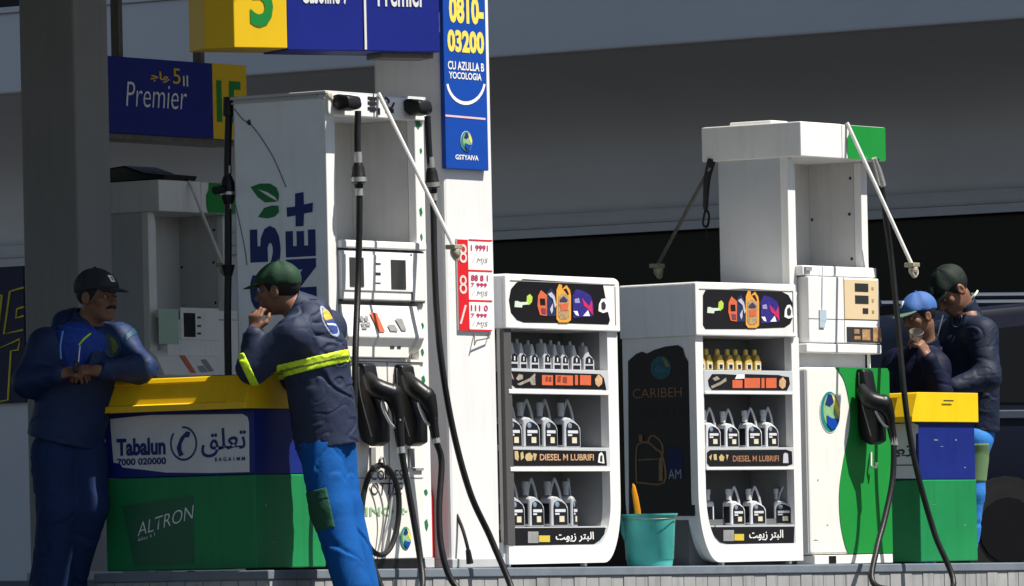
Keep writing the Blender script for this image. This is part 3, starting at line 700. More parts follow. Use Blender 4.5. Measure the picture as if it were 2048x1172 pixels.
# ---- the farther dispenser of the same kind as the rear one: header box over a slim body
WAVE = []
def slim_pump(f, label, detailed):
    t = thing('fuel_dispenser', label, 'fuel dispenser', f.loc(), 0, 'fuel dispensers')
    W, Dp, H0, H1 = .80, .46, 2.238, 2.43
    xl, xr = .075, .735
    zt = 1.645
    RD = .36
    mb = MB(); mb.box(.003, W-.003, .05, Dp, .02, zt-.004); mb.box(.003, .03, .05, Dp, zt-.004, H0+.01); mb.box(W-.03, W-.003, .05, Dp, zt-.004, H0+.01); mb.box(.03, W-.03, RD+.003, Dp, zt-.004, H0+.01); mb.build('cabinet_body', GREYW, t)
    mb = MB(); mb.prism([(0, 1.22), (xl, 1.22), (xl, H0-.07), (xl-.01, H0-.02), (xl-.03, H0), (0, H0)], 'y', 0, .05, .004); mb.box(xr, W, 0, .05, .05, H0, .006); mb.build('front_post', WHITE, t)
    mb = MB(); mb.box(.0305, W-.0305, RD-.012, RD+.002, zt-.003, H0+.009); mb.box(xr, W-.0305, .05, RD-.013, zt-.003, H0+.009); bp = mb.build('niche_lining', RECESS, t)
    mb = MB()
    for y, z in ((.07, 2.15), (.08, 1.95), (.33, 1.93), (.07, 1.70)):
        mb.ell((xr-.001, y, z), (.005, .009, .009))
    each(mb, 'bolt', SEAM, bp)
    # header box
    hy0, hy1 = -.10, Dp+.10
    xs = .40; hx0 = .07; hx1 = f.F(1770, 250, hy0)[0] if detailed else .80
    mb = MB(); mb.box(-.012+.0, xs-.002, hy0, hy1, H0, H1, .006); mb.box(.03, .2, .12, .4, H1, H1+.02, .008); hb = mb.build('header', WHITE, t)
    mb = MB(); mb.box(xs+.002, hx1, hy0, hy1, H0+.001, H1-.002, .006); gh = mb.build('header_panel', WHITE, t)
    mb = MB(); mb.flat([(xs+.06, H0+.004), (hx1-.002, H0+.004), (hx1-.002, H1-.004), (xs+.075, H1-.004), (xs+.07, H1-.05), (xs+.045, H0+.11), (xs+.045, H0+.04)], front(hy0-.002)); mb.build('green_sheet', GRN, gh)
    # ledge and control unit
    mb = MB(); mb.box(.055, W, -.05, .045, zt-.055, zt, .006); mb.build('ledge', WHITE, t)
    mb = MB(); fx0 = .085; mb.box(fx0, W-.0, -.065, .045, 1.22, zt-.06, .006); cu_ = mb.build('control_unit', WHITE, t)
    mb = MB(); mb.box(.07, .13, -.062, -.049, zt-.03, zt-.008); mb.build('ledge_plate', GPRINT, t)
    xb = .44
    if not detailed:
        def fb(x0, y0, x1, y1): return fbox(f, x0, y0, x1, y1, -.07)
        b = fb(318, 618, 358, 688); mb = MB(); mb.box(b[0], b[2], -.068, -.0655, b[1], b[3]); mb.build('mint_sheet', mat('mint_sheet_print', (.42, .56, .44), .5, var=.15), cu_)
        b = fb(361, 616, 438, 680); mb = MB(); mb.box(b[0], b[2], -.072, -.0655, b[1], b[3], .002); bz = mb.build('bezel', WHITE, cu_)
        b = fb(367, 626, 390, 674); mb = MB(); mb.box(b[0], b[2], -.074, -.0715, b[1], b[3]); mb.build('screen', SCREEN, bz)
        mb = MB()
        for y in (633, 650, 665):
            b = fb(394, y, 401, y+4); mb.box(b[0], b[2], -.074, -.0715, b[1], b[3])
        each(mb, 'printed_mark', DPRINT, bz)
    if detailed:
        mb = MB(); mb.box(xb, W-.02, -.069, -.065, 1.355, zt-.07, .001); bg_ = mb.build('meter_panel', BEIGE, cu_)
        mb = MB()
        for x0, z1, w_, h_ in ((.545, 1.555, .135, .045), (.545, 1.488, .135, .045), (.62, 1.418, .055, .03)): mb.box(x0, x0+w_, -.071, -.068, z1-h_, z1)
        each(mb, 'meter_display', SCREEN, bg_)
        mb = MB()
        for z in (1.53, 1.462, 1.40): mb.box(.715, .735, -.071, -.068, z-.008, z+.008)
        each(mb, 'meter_mark', TANP, bg_)
        mb = MB(); mb.box(fx0, W, -.067, -.0649, 1.352, 1.3545); mb.box(xb-.003, xb, -.067, -.0649, 1.22, zt-.06); mb.box(.765, .775, -.067, -.0649, 1.325, 1.335); mb.build('seam', SHADEW, cu_)
        mb = MB(); mb.box(xb+.02, W+.004, -.069, -.064, 1.228, 1.312); ad = mb.build('card_slot_picture', DPRINT, cu_)
        mb = MB()
        for x0, x1, z0, z1 in ((.53, .58, 1.275, 1.30), (.53, .59, 1.243, 1.262), (.61, .69, 1.24, 1.30), (.72, .80, 1.235, 1.31)): mb.box(x0, x1, -.0705, -.0688, z0, z1)
        each(mb, 'picture_patch', mat('brown_print', (.45, .26, .12), .5, var=.5, scale=50), ad)
    mb = MB(); mb.box(.05, W+.004, -.07, .045, 1.165, 1.215, .006); mb.build('lower_ledge', WHITE, t)
    mb = MB(); mb.box(.06, W-.04, -.0, .045, 1.04, 1.165); mb.build('niche', GREYW, t)
    # bulging door, white with a green wave
    cy = -.075; zt2, zb2 = 1.085, .055
    mb = MB(); dx0 = f.F(1617, 900, cy)[0] if detailed else .085
    mb.prism(rrect(dx0, zb2, .86, zt2, .02), 'y', cy, .045, .012); dr = mb.build('front_door', CREAM, t)
    mb = MB(); mb.box(dx0-.006, dx0-.0005, cy+.012, .04, zb2+.01, zt2-.02); mb.build('door_side', CLADSIDE, dr)
    if detailed: WAVE[:] = [f.F(px, py, cy-.004) for px, py in ((1672, 722), (1689, 762), (1700, 815), (1699, 862), (1687, 922), (1679, 982), (1681, 1042), (1690, 1088), (1698, 1112))]
    B_ = [(.39, 1.0), (.45, .93), (.52, .82), (.545, .70), (.53, .56), (.47, .44), (.435, .33), (.425, .2), (.465, .07), (.50, 0)]
    cv = catmull([(x, 0, max(zb2, min(zt2, z))) for x, z in WAVE], 6)
    pol = [(p[0], p[2]) for p in cv][::-1]
    pol = [(.862, zt2-.03), (.85, zt2), (pol[-1][0], zt2+.001)]
    poly = [(.862, zb2), (.862, zt2-.02), (.845, zt2+.001)]+[(p[0], min(p[2], zt2+.001)) for p in cv]
    mb = MB(); mb.prism(poly, 'y', cy-.004, cy+.001); mb.build('green_wave', GRN, dr)
    mb = MB(); mb.box(.8605, .863, cy-.003, .04, zb2, zt2-.02); mb.build('green_edge', GRN, dr)
    mb = MB(); mb.box(.07, .86, -.08, .04, .0, .05, .004); mb.build('base_strip', CREAM, t)
    mb = MB(); mb.box(.21, .28, -.083, -.079, .004, .046); mb.build('base_slot', BLACKP, t)
    return t
px_, _ = WF.F(1576, 400, 0)
F2 = Fr(px_, 0, 0, zk(px_))
pump2 = slim_pump(F2, 'white and green fuel dispenser with beige meter panel, right of the oil cabinets', True)
bb = fbox(F2, 1639, 781, 1680, 866, -.0765)
dropmark(pump2, fm(-.0765), (bb[0]+bb[2])/2, (bb[1]+bb[3])/2, (bb[2]-bb[0])/2, (bb[3]-bb[1])/2)
boot(F2, 1712, 1758, 738, 890, pump2, y0=-.078, pr=.13, w_=.10)
mb = MB(); mb.tube([F2.P(1742, 905, -.085), F2.P(1742, 932, -.1), F2.P(1752, 936, -.12), F2.P(1753, 925, -.12)], .008, 6); mb.build('nozzle_rest', STEEL, pump2)
rod(F2, (1694, 246), (1824, 530), -.105, -.49, pump2)
mb = MB(); c_ = np.array(F2.P(1828, 543, -.5)); mb.tube([c_, c_+(0, -.012, 0)], .028, 14); mb.build('gauge', WPRINT, pump2)
rod(F2, (1420, 335), (1314, 532), .50, .94, pump2, r=.010, m=DULL)
mb = MB(); mb.tube([F2.P(1424, 318, .50), F2.P(1414, 360, .53), F2.P(1411, 418, .55)], [.024, .02, .014], 8, 4); mb.tube([F2.P(1411, 418, .55), F2.P(1406, 448, .56), F2.P(1415, 452, .56), F2.P(1418, 430, .56), F2.P(1412, 418, .55)], .007, 6, 3); mb.tube([F2.P(1413, 455, .56), F2.P(1414, 478, .56)], .004, 6); mb.build('rear_hose_stub', BLACK, pump2, True)
mb = MB(); mb.tube([F2.P(1645, 530, -.068), F2.P(1644, 640, -.07)], .0025, 6); mb.box(*[v for p in zip(F2.P(1640, 642, -.072), F2.P(1651, 620, -.066)) for v in p]); mb.box(*[v for p in zip(F2.P(1640, 655, -.072), F2.P(1648, 642, -.066)) for v in p]); mb.build('seal_cord', mat('pale_blue_tag', (.42, .52, .6), .4), pump2)
yb = -.13
fuel_hose(F2, 'black fuel hose on the green and white pump, running down before the counter',
          [(1752, 318, yb), (1762, 370, yb), (1772, 440, yb), (1783, 520, yb), (1796, 650, -.18), (1810, 800, -.24), (1825, 900, -.27), (1845, 985, -.3), (1870, 1070, -.34), gnd(F2, 1905, -.46), gnd(F2, 1800, -.52), (1746, 1165, -.38), (1753, 1100, -.33), (1770, 1035, -.3), (1785, 960, -.28), (1788, 885, -.27)],
          [], [(1722, 775, -.12), (1740, 800, -.19), (1768, 808, -.25), (1781, 848, -.26), (1788, 884, -.27)])
mb = MB(); mb.tube([F2.P(1748, 316, yb), F2.P(1757, 345, yb), F2.P(1764, 372, yb)], [.016, .022, .024], 10); mb.build('hose_joint', STEEL, pump2, True)

px_, _ = WF.F(296, 450, 5.5)
F0 = Fr(px_, 5.5, 0, zk(px_))
pump0 = slim_pump(F0, 'shaded fuel dispenser on the rear island, half behind the shaded pillar', False)
rod(F0, (378, 362), (446, 530), -.105, -.38, pump0, r=.010)
mb = MB(); zt = 2.43
mb.prism([(-.1, zt), (-.12, zt+.03), (.05, zt+.05), (.2, zt+.10), (.35, zt+.09), (.5, zt+.01), (.5, zt)], 'x', .02, .35, .01); mb.build('top_cover', BLACKP, pump0)
def fz(px, py): return F0.F(px, py, -.09)
zt0, zt1 = fz(380, 700)[1], fz(380, 757)[1]; x0_, x1_ = fz(314, 730)[0], fz(444, 730)[0]
mb = MB(); mb.prism([(-.02, zt0), (-.085, zt0-.04), (-.15, zt1+.02), (-.12, zt1-.01), (-.02, zt1-.01)], 'x', x0_, x1_, .008); kf = mb.build('keypad_fascia', CREAM, pump0)
def kz(px, py):
    x, z = F0.F(px, py, -.12); return (x, -.085-.065*max(0, min(1, (zt0-.04-z)/(zt0-.04-zt1-.02)))-.003, z)
for nm, m, q in (('red_sticker', REDOR, ((368, 710), (378, 710), (386, 746), (375, 746))), ('keypad', GPRINT, ((394, 732), (406, 731), (411, 744), (396, 745))), ('card_slot', GPRINT, ((406, 719), (418, 718), (424, 742), (413, 744)))):
    B = bmesh.new(); B.faces.new([B.verts.new(kz(*p)) for p in q]); mb = MB(); mb._add(B); mb.build(nm, m, kf)

#SECTION_COUNTERS
# ------------------------------------------------------------------ service counters
BOUNCEC = mat('dark_bounce_cover', (.045, .047, .05), .8, var=.2)
def counter(f, label, H=.965, W=.56, Dp=.955, sticker='full'):
    t = thing('service_counter', label, 'counter', f.loc(), 0, 'three-colour service counters')
    z1, z2 = .475, .80
    mb = MB(); mb.box(0, W, 0, Dp, .01, z1-.002, .006); mb.build('green_base', GCOUNTER, t)
    mb = MB(); mb.box(.004, W-.004, .004, Dp-.004, z1, z2, .004); mb.build('blue_body', BCOUNTER, t)
    # lid with a recessed tray in its long side
    ch = .05
    mb = MB(); x0, y0, x1, y1 = -.085, -.014, W+.012, Dp-.03
    mb.prism([(x0, z2), (x0+.002, z2+.03), (x0+.024, z2+.036), (x0+.056, H-.032), (x0+.048, H-.024), (x0+.058, H-.004), (x0+.066, H), (x1, H), (x1, z2)], 'y', y0+.001, y1-.001)
    en = [(x0-.001, z2-.001), (x0+.001, z2+.03), (x0+.057, H-.004), (x0+.065, H+.001), (x1+.001, H+.001), (x1+.001, z2-.001)]
    mb.prism(en, 'y', y0, y0+.13, .003); mb.prism(en, 'y', y1-.03, y1, .003)
    mb.build('lid', YEL, t)
    mb = MB(); mb.box(x0+.075, x1-.012, y0+.012, y1-.012, H, H+.004); mb.build('bounce_cover', BOUNCEC, t)  # unseen dark cover added to cut yellow bounce onto the pump side
    return t
px_, _ = WF.F(509, 900, -.03)
FC1 = Fr(px_, -.03, 0, zk(px_))
c1 = counter(FC1, 'yellow, blue and green service counter in shade where two attendants lean')
f = FC1
mb = MB(); pts = [(219, 838), (300, 830), (485, 828), (494, 834), (497, 845), (498, 944), (420, 946), (330, 945), (290, 940), (244, 935), (240, 928), (226, 925)]
mb.flat([(-f.S(p[0], p[1], -.001)[0], f.S(p[0], p[1], -.001)[1]) for p in pts], left(-.001+.004)) ; st = mb.build('phone_sticker', mat('sticker_white', (.62, .63, .64), .45, var=.08, scale=6), c1)
X0 = .0005
mb = MB(); mb.text('Tabalun', left(X0), sbox(f, 233, 876, 331, 911, X0), bold=.04); mb.text('7000 020000', left(X0), sbox(f, 234, 916, 332, 930, X0), bold=.03)
mb.text('\ufed6\ufee0\ufecc\ufe97', left(X0), sbox(f, 402, 856, 492, 914, X0), bold=.012); mb.text('E A G A 1 M M', left(X0), sbox(f, 430, 914, 490, 922, X0), bold=.03)
cu0, cv0 = -f.S(367, 887, X0)[0], f.S(367, 887, X0)[1]
for k in range(24):
    a0, a1 = [math.radians(15*q+20) for q in (k, k+1)]
    if 5 <= k <= 7: continue
    ro, ri = (.086, .086), (.075, .077)
    mb.flat([(cu0+r_*math.cos(q), cv0+r_*math.sin(q)) for r_, q in ((.086, a0), (.086, a1), (.076, a1), (.076, a0))], left(X0))
mb.flat([(cu0+x, cv0+z) for x, z in ((-.03, -.065), (-.045, -.02), (-.02, .03), (.02, .06), (.045, .055), (.035, .03), (.01, .03), (-.012, .0), (-.015, -.03), (.0, -.055))], left(X0))
mb.build('lettering', NAVYP, st)
mb = MB(); pts = [(244, 1012), (386, 990), (388, 1128), (268, 1132)]
mb.flat([(-f.S(p[0], p[1], -.003)[0], f.S(p[0], p[1], -.003)[1]) for p in pts], left(-.002)); s2 = mb.build('faded_sticker', mat('faded_green_film', (.02, .125, .062), .35, var=.12, scale=5), c1)
# ALTRON runs upwards to the right
au, av = -f.S(275, 1073, -.004)[0], f.S(275, 1073, -.004)[1]; bu, bv = -f.S(388, 1040, -.004)[0], f.S(388, 1036, -.004)[1]
sl_ = (bv-av)/(bu-au)
mb = MB(); mb.text('ALTRON', lambda u, v: (-.0035, -u, v+(u-au)*sl_), (au, av, bu, av+.066), shear=.15, bold=-.01)
mb.text('\ufed8\ufed4\ufee8\ufe91 s l', lambda u, v: (-.0035, -u, v+(u-au)*sl_), (au, av-.03, au+.11, av-.006)); mb.build('lettering', WPRINT, s2)
px_, _ = WF.F(1838, 900, 0)
FC2 = Fr(px_, 0, 0, zk(px_))
c2 = counter(FC2, 'yellow, blue and green service counter in full sun beside the green pump', W=.60)
f = FC2
mb = MB(); pts = [(1750, 850), (1826, 846), (1836, 850), (1836, 866), (1831, 868), (1831, 957), (1750, 957)]
mb.flat([(-f.S(p[0], p[1], 0)[0], f.S(p[0], p[1], 0)[1]) for p in pts], left(.0028)); st = mb.build('phone_sticker', MATS['sticker_white'], c2)
mb = MB(); X0 = .0012; mb.text('\ufed6\ufee0\ufecc\ufe97', left(X0), sbox(f, 1745, 888, 1824, 924, X0), bold=.012)
mb.flat([(-f.S(p[0], p[1], X0)[0], f.S(p[0], p[1], X0)[1]) for p in ((1745, 930), (1831, 929), (1831, 931), (1745, 932))], left(X0)); mb.build('lettering', DPRINT, st)
mb = MB()
x_, z_ = f.S(1803, 812, -.02)
mb.box(-.006, .008, x_-.06, x_+.06, z_-.05, z_+.05, .004); bp_ = mb.build('socket_plate', mat('plate_grey', (.5, .5, .55), .4), c2)
mb = MB(); mb.box(-.009, -.005, x_-.03, x_+.02, z_-.02, z_+.02, .001); mb.build('socket', DPRINT, bp_)
mb = MB(); b = fbox(f, 1887, 800, 1907, 803, -.0252); mb.box(b[0], b[2], -.0265, -.0248, b[1], b[3]); mb.build('scuff', DPRINT, c2)

SCUFF = mat('pale_scuff', (.22, .25, .35), .7)
def scuff(fr, par, pts, yy):
    for px, py, w_, h_ in pts:
        q = [fr.F(px+w_*dx, py+h_*dz, yy) for dx, dz in ((-1, -.2), (-.2, -1), (.7, -.4), (1, .5), (.1, .8), (-.6, .6))]
        mb = MB(); mb.flat(q, front(yy)); mb.build('scuff', SCUFF, par)
scuff(FC2, c2, ((1872, 880, 5, 1.6), (1912, 880, 2, 2), (1884, 893, 3, .8), (1930, 935, 2, 1.2), (1860, 1096, 6, .8)), .0025)
scuff(FC2, c2, ((1930, 1050, 2, 1.5), (1868, 1010, 4, .7)), -.0015)
scuff(FC1, c1, ((532, 1010, 2.2, 4), (548, 1085, 3, 1)), -.0015)
scuff(F2, pump2, ((1632, 1080, 5, 1), (1655, 1050, 2, 1.5), (1636, 960, 1.2, 3)), -.0765)

#SECTION_CABINETS
# ------------------------------------------------------------------ oil display cabinets
INT = mat('cabinet_interior', (.12, .124, .128), .55, var=.1)
INTR = mat('cabinet_side_lining', (.24, .245, .25), .5, var=.1)
POSTM = mat('grey_post_paint', (.085, .084, .082), .5, var=.1)
SIDEM = mat('cabinet_side_grey', (.76, .785, .82), .5, var=.06, streak=.06)
def quadring(px, f, ly):   # outer/inner outlines from pixel lists
    return [f.F(p[0], p[1], ly) for p in px]
def header_art(f, par, ly, dx, x0, x1, flip):
    """black oval graphic with a fan of oil cans"""
    def P(pts, k): return [f.F(p[0]+dx, p[1], ly-k) for p in pts]
    def pl(name, pts, m, k, parent):
        mb = MB(); mb.flat(P(pts, k), front(ly-k)); return mb.build(name, m, parent)
    st = .0015
    if not flip:
        base = [(1046, 558), (1206, 568), (1210, 590), (1214, 615), (1220, 640), (1217, 649), (1120, 646), (1048, 645), (1034, 640), (1022, 625), (1018, 600), (1022, 578), (1032, 566)]
    else:
        base = [(1012, 580), (1090, 577), (1160, 581), (1178, 590), (1187, 607), (1188, 630), (1182, 647), (1170, 655), (1090, 658), (1012, 658), (1007, 650), (1007, 590)]
    g = pl('header_graphic', base, BLACKG, st, par)
    if not flip: sh = lambda pts: pts
    else: sh = lambda pts: [((p[0]-1120)*.92+1099, (p[1]-605)*.97+617) for p in pts]
    A = lambda nm, pts, m, k: pl(nm, sh(pts), m, k*st, g)
    A('blue_can', [(1145, 592), (1152, 578), (1168, 582), (1182, 592), (1187, 612), (1187, 632), (1147, 636)], PURP, 2)
    A('navy_can', [(1094, 585), (1102, 576), (1112, 590), (1114, 632), (1095, 632)], mat('deep_blue_print', (.02, .035, .12), .5, var=.4, scale=60), 2)
    A('magenta_label', [(1164, 596), (1178, 612), (1184, 600), (1186, 630), (1176, 618), (1168, 612)], MAG, 3)
    A('white_label', [(1166, 632), (1176, 620), (1180, 632)], WPRINT, 3)
    A('white_label', [(1147, 622), (1155, 622), (1158, 632), (1152, 630)], WPRINT, 3)
    A('pale_label', [(1149, 598), (1158, 596), (1160, 606), (1150, 606)], mat('pale_violet_print', (.3, .28, .5), .5), 3)
    A('red_can', [(1076, 592), (1082, 580), (1094, 590), (1094, 632), (1080, 630), (1075, 612)], REDOR, 3)
    A('red_can_label', [(1080, 597), (1090, 597), (1091, 610), (1081, 610)], BLACKG, 4)
    A('red_can_label', [(1082, 616), (1092, 617), (1092, 628), (1084, 627)], mat('plum_print', (.2, .05, .08), .5), 4)
    A('can_outline', [(1096, 588), (1103, 584), (1109, 592), (1113, 610), (1110, 616), (1106, 598), (1099, 592)], mat('silver_print', (.5, .5, .56), .4), 4)
    A('can_outline', [(1100, 618), (1106, 606), (1106, 622), (1103, 628)], MATS['silver_print'], 4)
    A('yellow_can', [(1113, 580), (1118, 568), (1124, 570), (1124, 578), (1133, 570), (1140, 580), (1142, 592), (1142, 640), (1136, 645), (1118, 645), (1113, 638)], ORANGEP, 4)
    A('yellow_can_window', [(1127, 578), (1133, 577), (1138, 588), (1136, 590)], BLACKG, 5)
    A('yellow_can_window', [(1117, 592), (1124, 586), (1138, 592), (1138, 634), (1133, 638), (1121, 638), (1117, 632)], TANP, 5)
    A('yellow_can_label', [(1119, 600), (1127, 592), (1136, 600), (1134, 604), (1121, 604)], mat('deep_violet', (.05, .04, .10), .5), 6)
    A('yellow_can_label', [(1120, 608), (1136, 606), (1136, 620), (1122, 622)], REDOR, 6)
    A('lime_mark', [(1054, 592), (1060, 588), (1065, 594), (1064, 604), (1058, 610), (1053, 606)], LIME, 2)
    A('brand_mark', [(1030, 602), (1036, 602), (1040, 604), (1056, 604), (1056, 609), (1045, 610), (1044, 615), (1029, 614)], mat('mint_print', (.62, .72, .6), .5), 3)
    A('round_badge', [(1198, 608), (1203, 598), (1210, 597), (1214, 604), (1215, 618), (1217, 623), (1206, 626), (1197, 622)], WPRINT, 2)
    A('badge_centre', [(1203, 606), (1208, 602), (1212, 610), (1211, 618), (1206, 620), (1203, 616)], DPRINT, 3)
    return g
def label_strip(f, pts, par, ly, kind, dx=0, dy=0):
    def P(pts, k): return [f.F(p[0]+dx, p[1]+dy, ly-k) for p in pts]
    def pl(name, pts, m, k, parent):
        mb = MB(); mb.flat(P(pts, k), front(ly-k)); return mb.build(name, m, parent)
    st = .0014
    g = pl('shelf_label', pts, BLACKG, st, par)
    return g, (lambda nm, p, m, k=2: pl(nm, p, m, k*st, g)), st
def R4(x0, y0, x1, y1, sl_=.03): return [(x0, y0), (x1, y0+(x1-x0)*sl_), (x1, y1+(x1-x0)*sl_), (x0, y1)]

# ---- left cabinet
px_, _ = WF.F(1014, 800, .0)
FD1 = Fr(px_, 0, 3, zk(px_)); f = FD1
t = cab1 = thing('display_cabinet', 'white oil display cabinet beside the white pillar, three shelves of grey bottles', 'display cabinet', f.loc(), f.yaw, 'oil display cabinets')
hx0, hx1 = f.F(1011, 600, -.02)[0], f.F(1240, 610, -.02)[0]; hz0, hz1 = f.F(1125, 660, -.02)[1], f.F(1125, 552, -.02)[1]
DPT = .46
mb = MB(); o_ = [(hx0, hz0), (hx1, hz0), (hx1, hz1-.06)]+arc(hx1-.06, hz1-.035, .06, .035, 20, 90, 5)+[(hx0+.01, hz1), (hx0, hz1-.01)]
mb.prism(o_, 'y', -.02, DPT, .006); hd = mb.build('header', WHITE, t)
b = (hx0+.02, hz0+.042, hx1-.06, hz1-.033)
mb = MB(); mb.box(hx0-.002, hx0+.002, .0, DPT-.01, hz0+.004, hz1-.014); mb.build('header_side', SIDEM, hd)
mb = MB(); mb.box(hx0+.045, hx1-.05, -.0225, -.0195, hz1-.037, hz1-.032); mb.box(hx1-.052, hx1-.046, -.0225, -.0195, hz0+.035, hz1-.045); mb.build('seam', SHADEW, hd)
header_art(f, hd, -.02, 0, 0, 0, False)
rz = f.F(1236, 1000)[1]
xo1, xi0, xi1 = f.F(1237, 800)[0], f.F(1022, 800)[0], f.F(1217, 800)[0]; xo0 = f.F(1012, 800)[0]
zi0 = f.F(1100, 1091)[1]; zo0 = .018
ac = dict(n=12)
outer = [(xo0, hz0), (xo0, zo0)]+arc(xo1-.17, rz, .17, rz-zo0, -90, 0, 12)+[(xo1, hz0)]
inner = [(xi0, hz0-.0), (xi0, zi0)]+arc(xi1-.13, rz, .13, rz-zi0, -90, 0, 12)+[(xi1, hz0-.0)]
mb = MB(); mb.ring(outer, inner, 0, .05); mb.build('front_frame', WHITE, t, True)
mb = MB(); mb.prism([(xo1-.004, hz0), (xo1-.004, rz+.1), (xo1-.012, rz)]+[(p[0]-.006, p[1]+.006) for p in arc(xo1-.17, rz, .17, rz-zo0, 0, -90, 10)]+[(xo0+.01, zo0+.006), (xo0+.01, zi0), ]+arc(xi1-.13, rz, .13, rz-zi0, -90, 0, 10)+[(xi1+.001, hz0)], 'y', .05, DPT); mb.build('shell', INTR, t)
mb = MB(); mb.box(xo0+.02, xo1-.01, .30, DPT-.004, zi0-.05, hz0); mb.build('interior_back', INT, t)
mb = MB(); xp0, xp1 = f.F(1008, 800)[0], f.F(1023, 800)[0]; mb.box(xp0-.0, xp1, -.006, .02, f.F(1010, 1090)[1], hz0-.002, .003); mb.box(xp0, xp0+.03, DPT-.05, DPT, .1, hz0, .003); mb.build('corner_post', POSTM, t)
mb = MB(); mb.box(xp0-.005, xp0+.02, .02, DPT-.02, .0, f.F(1008, 1085)[1]); mb.build('corner_foot', GREYW, t)
mb = MB()
for q in (1024, 1176): x_ = f.F(q, 1120)[0]; mb.box(x_, x_+.02, .02, .05, 0, zo0)
each(mb, 'foot', WHITE, t)
shelfz = []
def shelf(f, t, y_top, y_lab, y_bot, x0, x1, dpt=.30, m=WHITE, par=None):
    zt_ = f.F(1110, y_top)[1]; zl_ = f.F(1110, y_lab)[1]; zb_ = f.F(1110, y_bot)[1]
    return zt_, zl_, zb_
def make_shelf(f, t, pc, y_top, y_lab, y_bot, x0, x1, dpt=.30):
    zt_, zl_, zb_ = [f.F(pc, q)[1] for q in (y_top, y_lab, y_bot)]
    mb = MB(); mb.box(x0, x1, .012, dpt, zt_-.012, zt_); mb.box(x0, x1, -.004, .012, zl_, zt_, .002); s_ = mb.build('shelf', GREYW, t)
    mb = MB(); mb.box(x0, x1, -.010, .012, zb_, zl_-.0005, .003); mb.build('shelf_edge', WHITE, s_)
    return s_, zt_
s1, z1a = make_shelf(f, t, 1115, 739, 780, 789, xi0-.03, xi1)
s2, z1b = make_shelf(f, t, 1115, 895, 934, 943, xi0-.03, xi1)
g, A, st = label_strip(f, [(1020, 742), (1200, 748), (1208, 756), (1213, 780), (1200, 779), (1032, 776), (1022, 768)], s1, -.004, 0)
for x0, x1 in ((1084, 1106), (1111, 1146), (1150, 1156), (1160, 1182)): A('price_block', R4(x0, 750, x1, 770), REDOR)
for p in ([(1092, 753), (1096, 753), (1096, 762), (1091, 762)], [(1098, 754), (1103, 754), (1103, 763), (1098, 763)], [(1116, 752), (1122, 752), (1121, 764), (1115, 763)], [(1126, 754), (1134, 754), (1134, 766), (1126, 764)]): A('price_digit', p, mat('dark_red_print', (.25, .05, .03), .5), 3)
A('shell_mark', [(1190, 758), (1197, 748), (1205, 756), (1204, 768), (1197, 774), (1191, 768)], mat('peach_print', (.6, .36, .2), .5, var=.3, scale=50))
for p in ([(1032, 757), (1038, 748), (1046, 750), (1046, 758), (1036, 761)], [(1034, 768), (1060, 756), (1070, 746), (1071, 752), (1060, 762), (1040, 771)], [(1060, 762), (1070, 752), (1071, 770), (1063, 770)], [(1022, 744), (1026, 752), (1028, 760), (1024, 757)]): A('ornament', p, mat('tarnished_print', (.34, .30, .24), .5, var=.4, scale=60))
g, A, st = label_strip(f, [(1024, 899), (1212, 902), (1214, 931), (1024, 932)], s2, -.004, 0)
for p in ([(1029, 902), (1036, 902), (1038, 915), (1036, 922), (1030, 918)], [(1041, 906), (1046, 903), (1048, 915), (1042, 921)], [(1052, 908), (1060, 905), (1066, 912), (1064, 921), (1054, 922), (1050, 916)], [(1066, 906), (1074, 908), (1071, 920), (1068, 921)]): A('gold_mark', p, mat('gold_print', (.55, .42, .20), .45, var=.3, scale=60))
mb = MB(); mb.text('DIESEL M LUBRIFI', front(-.004-2*st), fbox(f, 1080, 908, 1188, 921, -.008), bold=.02); mb.build('lettering', MATS['peach_print'], g)
A('badge', [(1196, 925), (1198, 908), (1203, 904), (1207, 910), (1209, 927)], WPRINT); A('badge_centre', [(1200, 922), (1201, 911), (1205, 910), (1205, 924)], DPRINT, 3)
# bottom fascia
zb_t = f.F(1115, 1053)[1]
zq = f.F(1115, 1091)[1]
mb = MB(); mb.box(xi0-.03, xi1+.001, .012, .3, zb_t-.012, zb_t); mb.box(xi0-.03, xi1-.06, .002, .012, zq-.02, zb_t-.0, 0); s3 = mb.build('bottom_shelf', GREYW, t)
g, A, st = label_strip(f, [(1026, 1056), (1211, 1055), (1209, 1068), (1200, 1080), (1188, 1088), (1030, 1091)], s3, .001, 0)
A('grey_block', R4(1056, 1063, 1077, 1086, 0), GPRINT); A('yellow_block', R4(1078, 1071, 1100, 1084, 0), mat('mustard_print', (.6, .45, .06), .5))
mb = MB(); mb.text('\ufe96\ufeee\ufef3\ufeaf \ufeae\ufe98\ufe92\ufedf\ufe8d', front(.001-2*st), fbox(f, 1111, 1064, 1187, 1084, 0), bold=.015); mb.build('lettering', WPRINT, g)

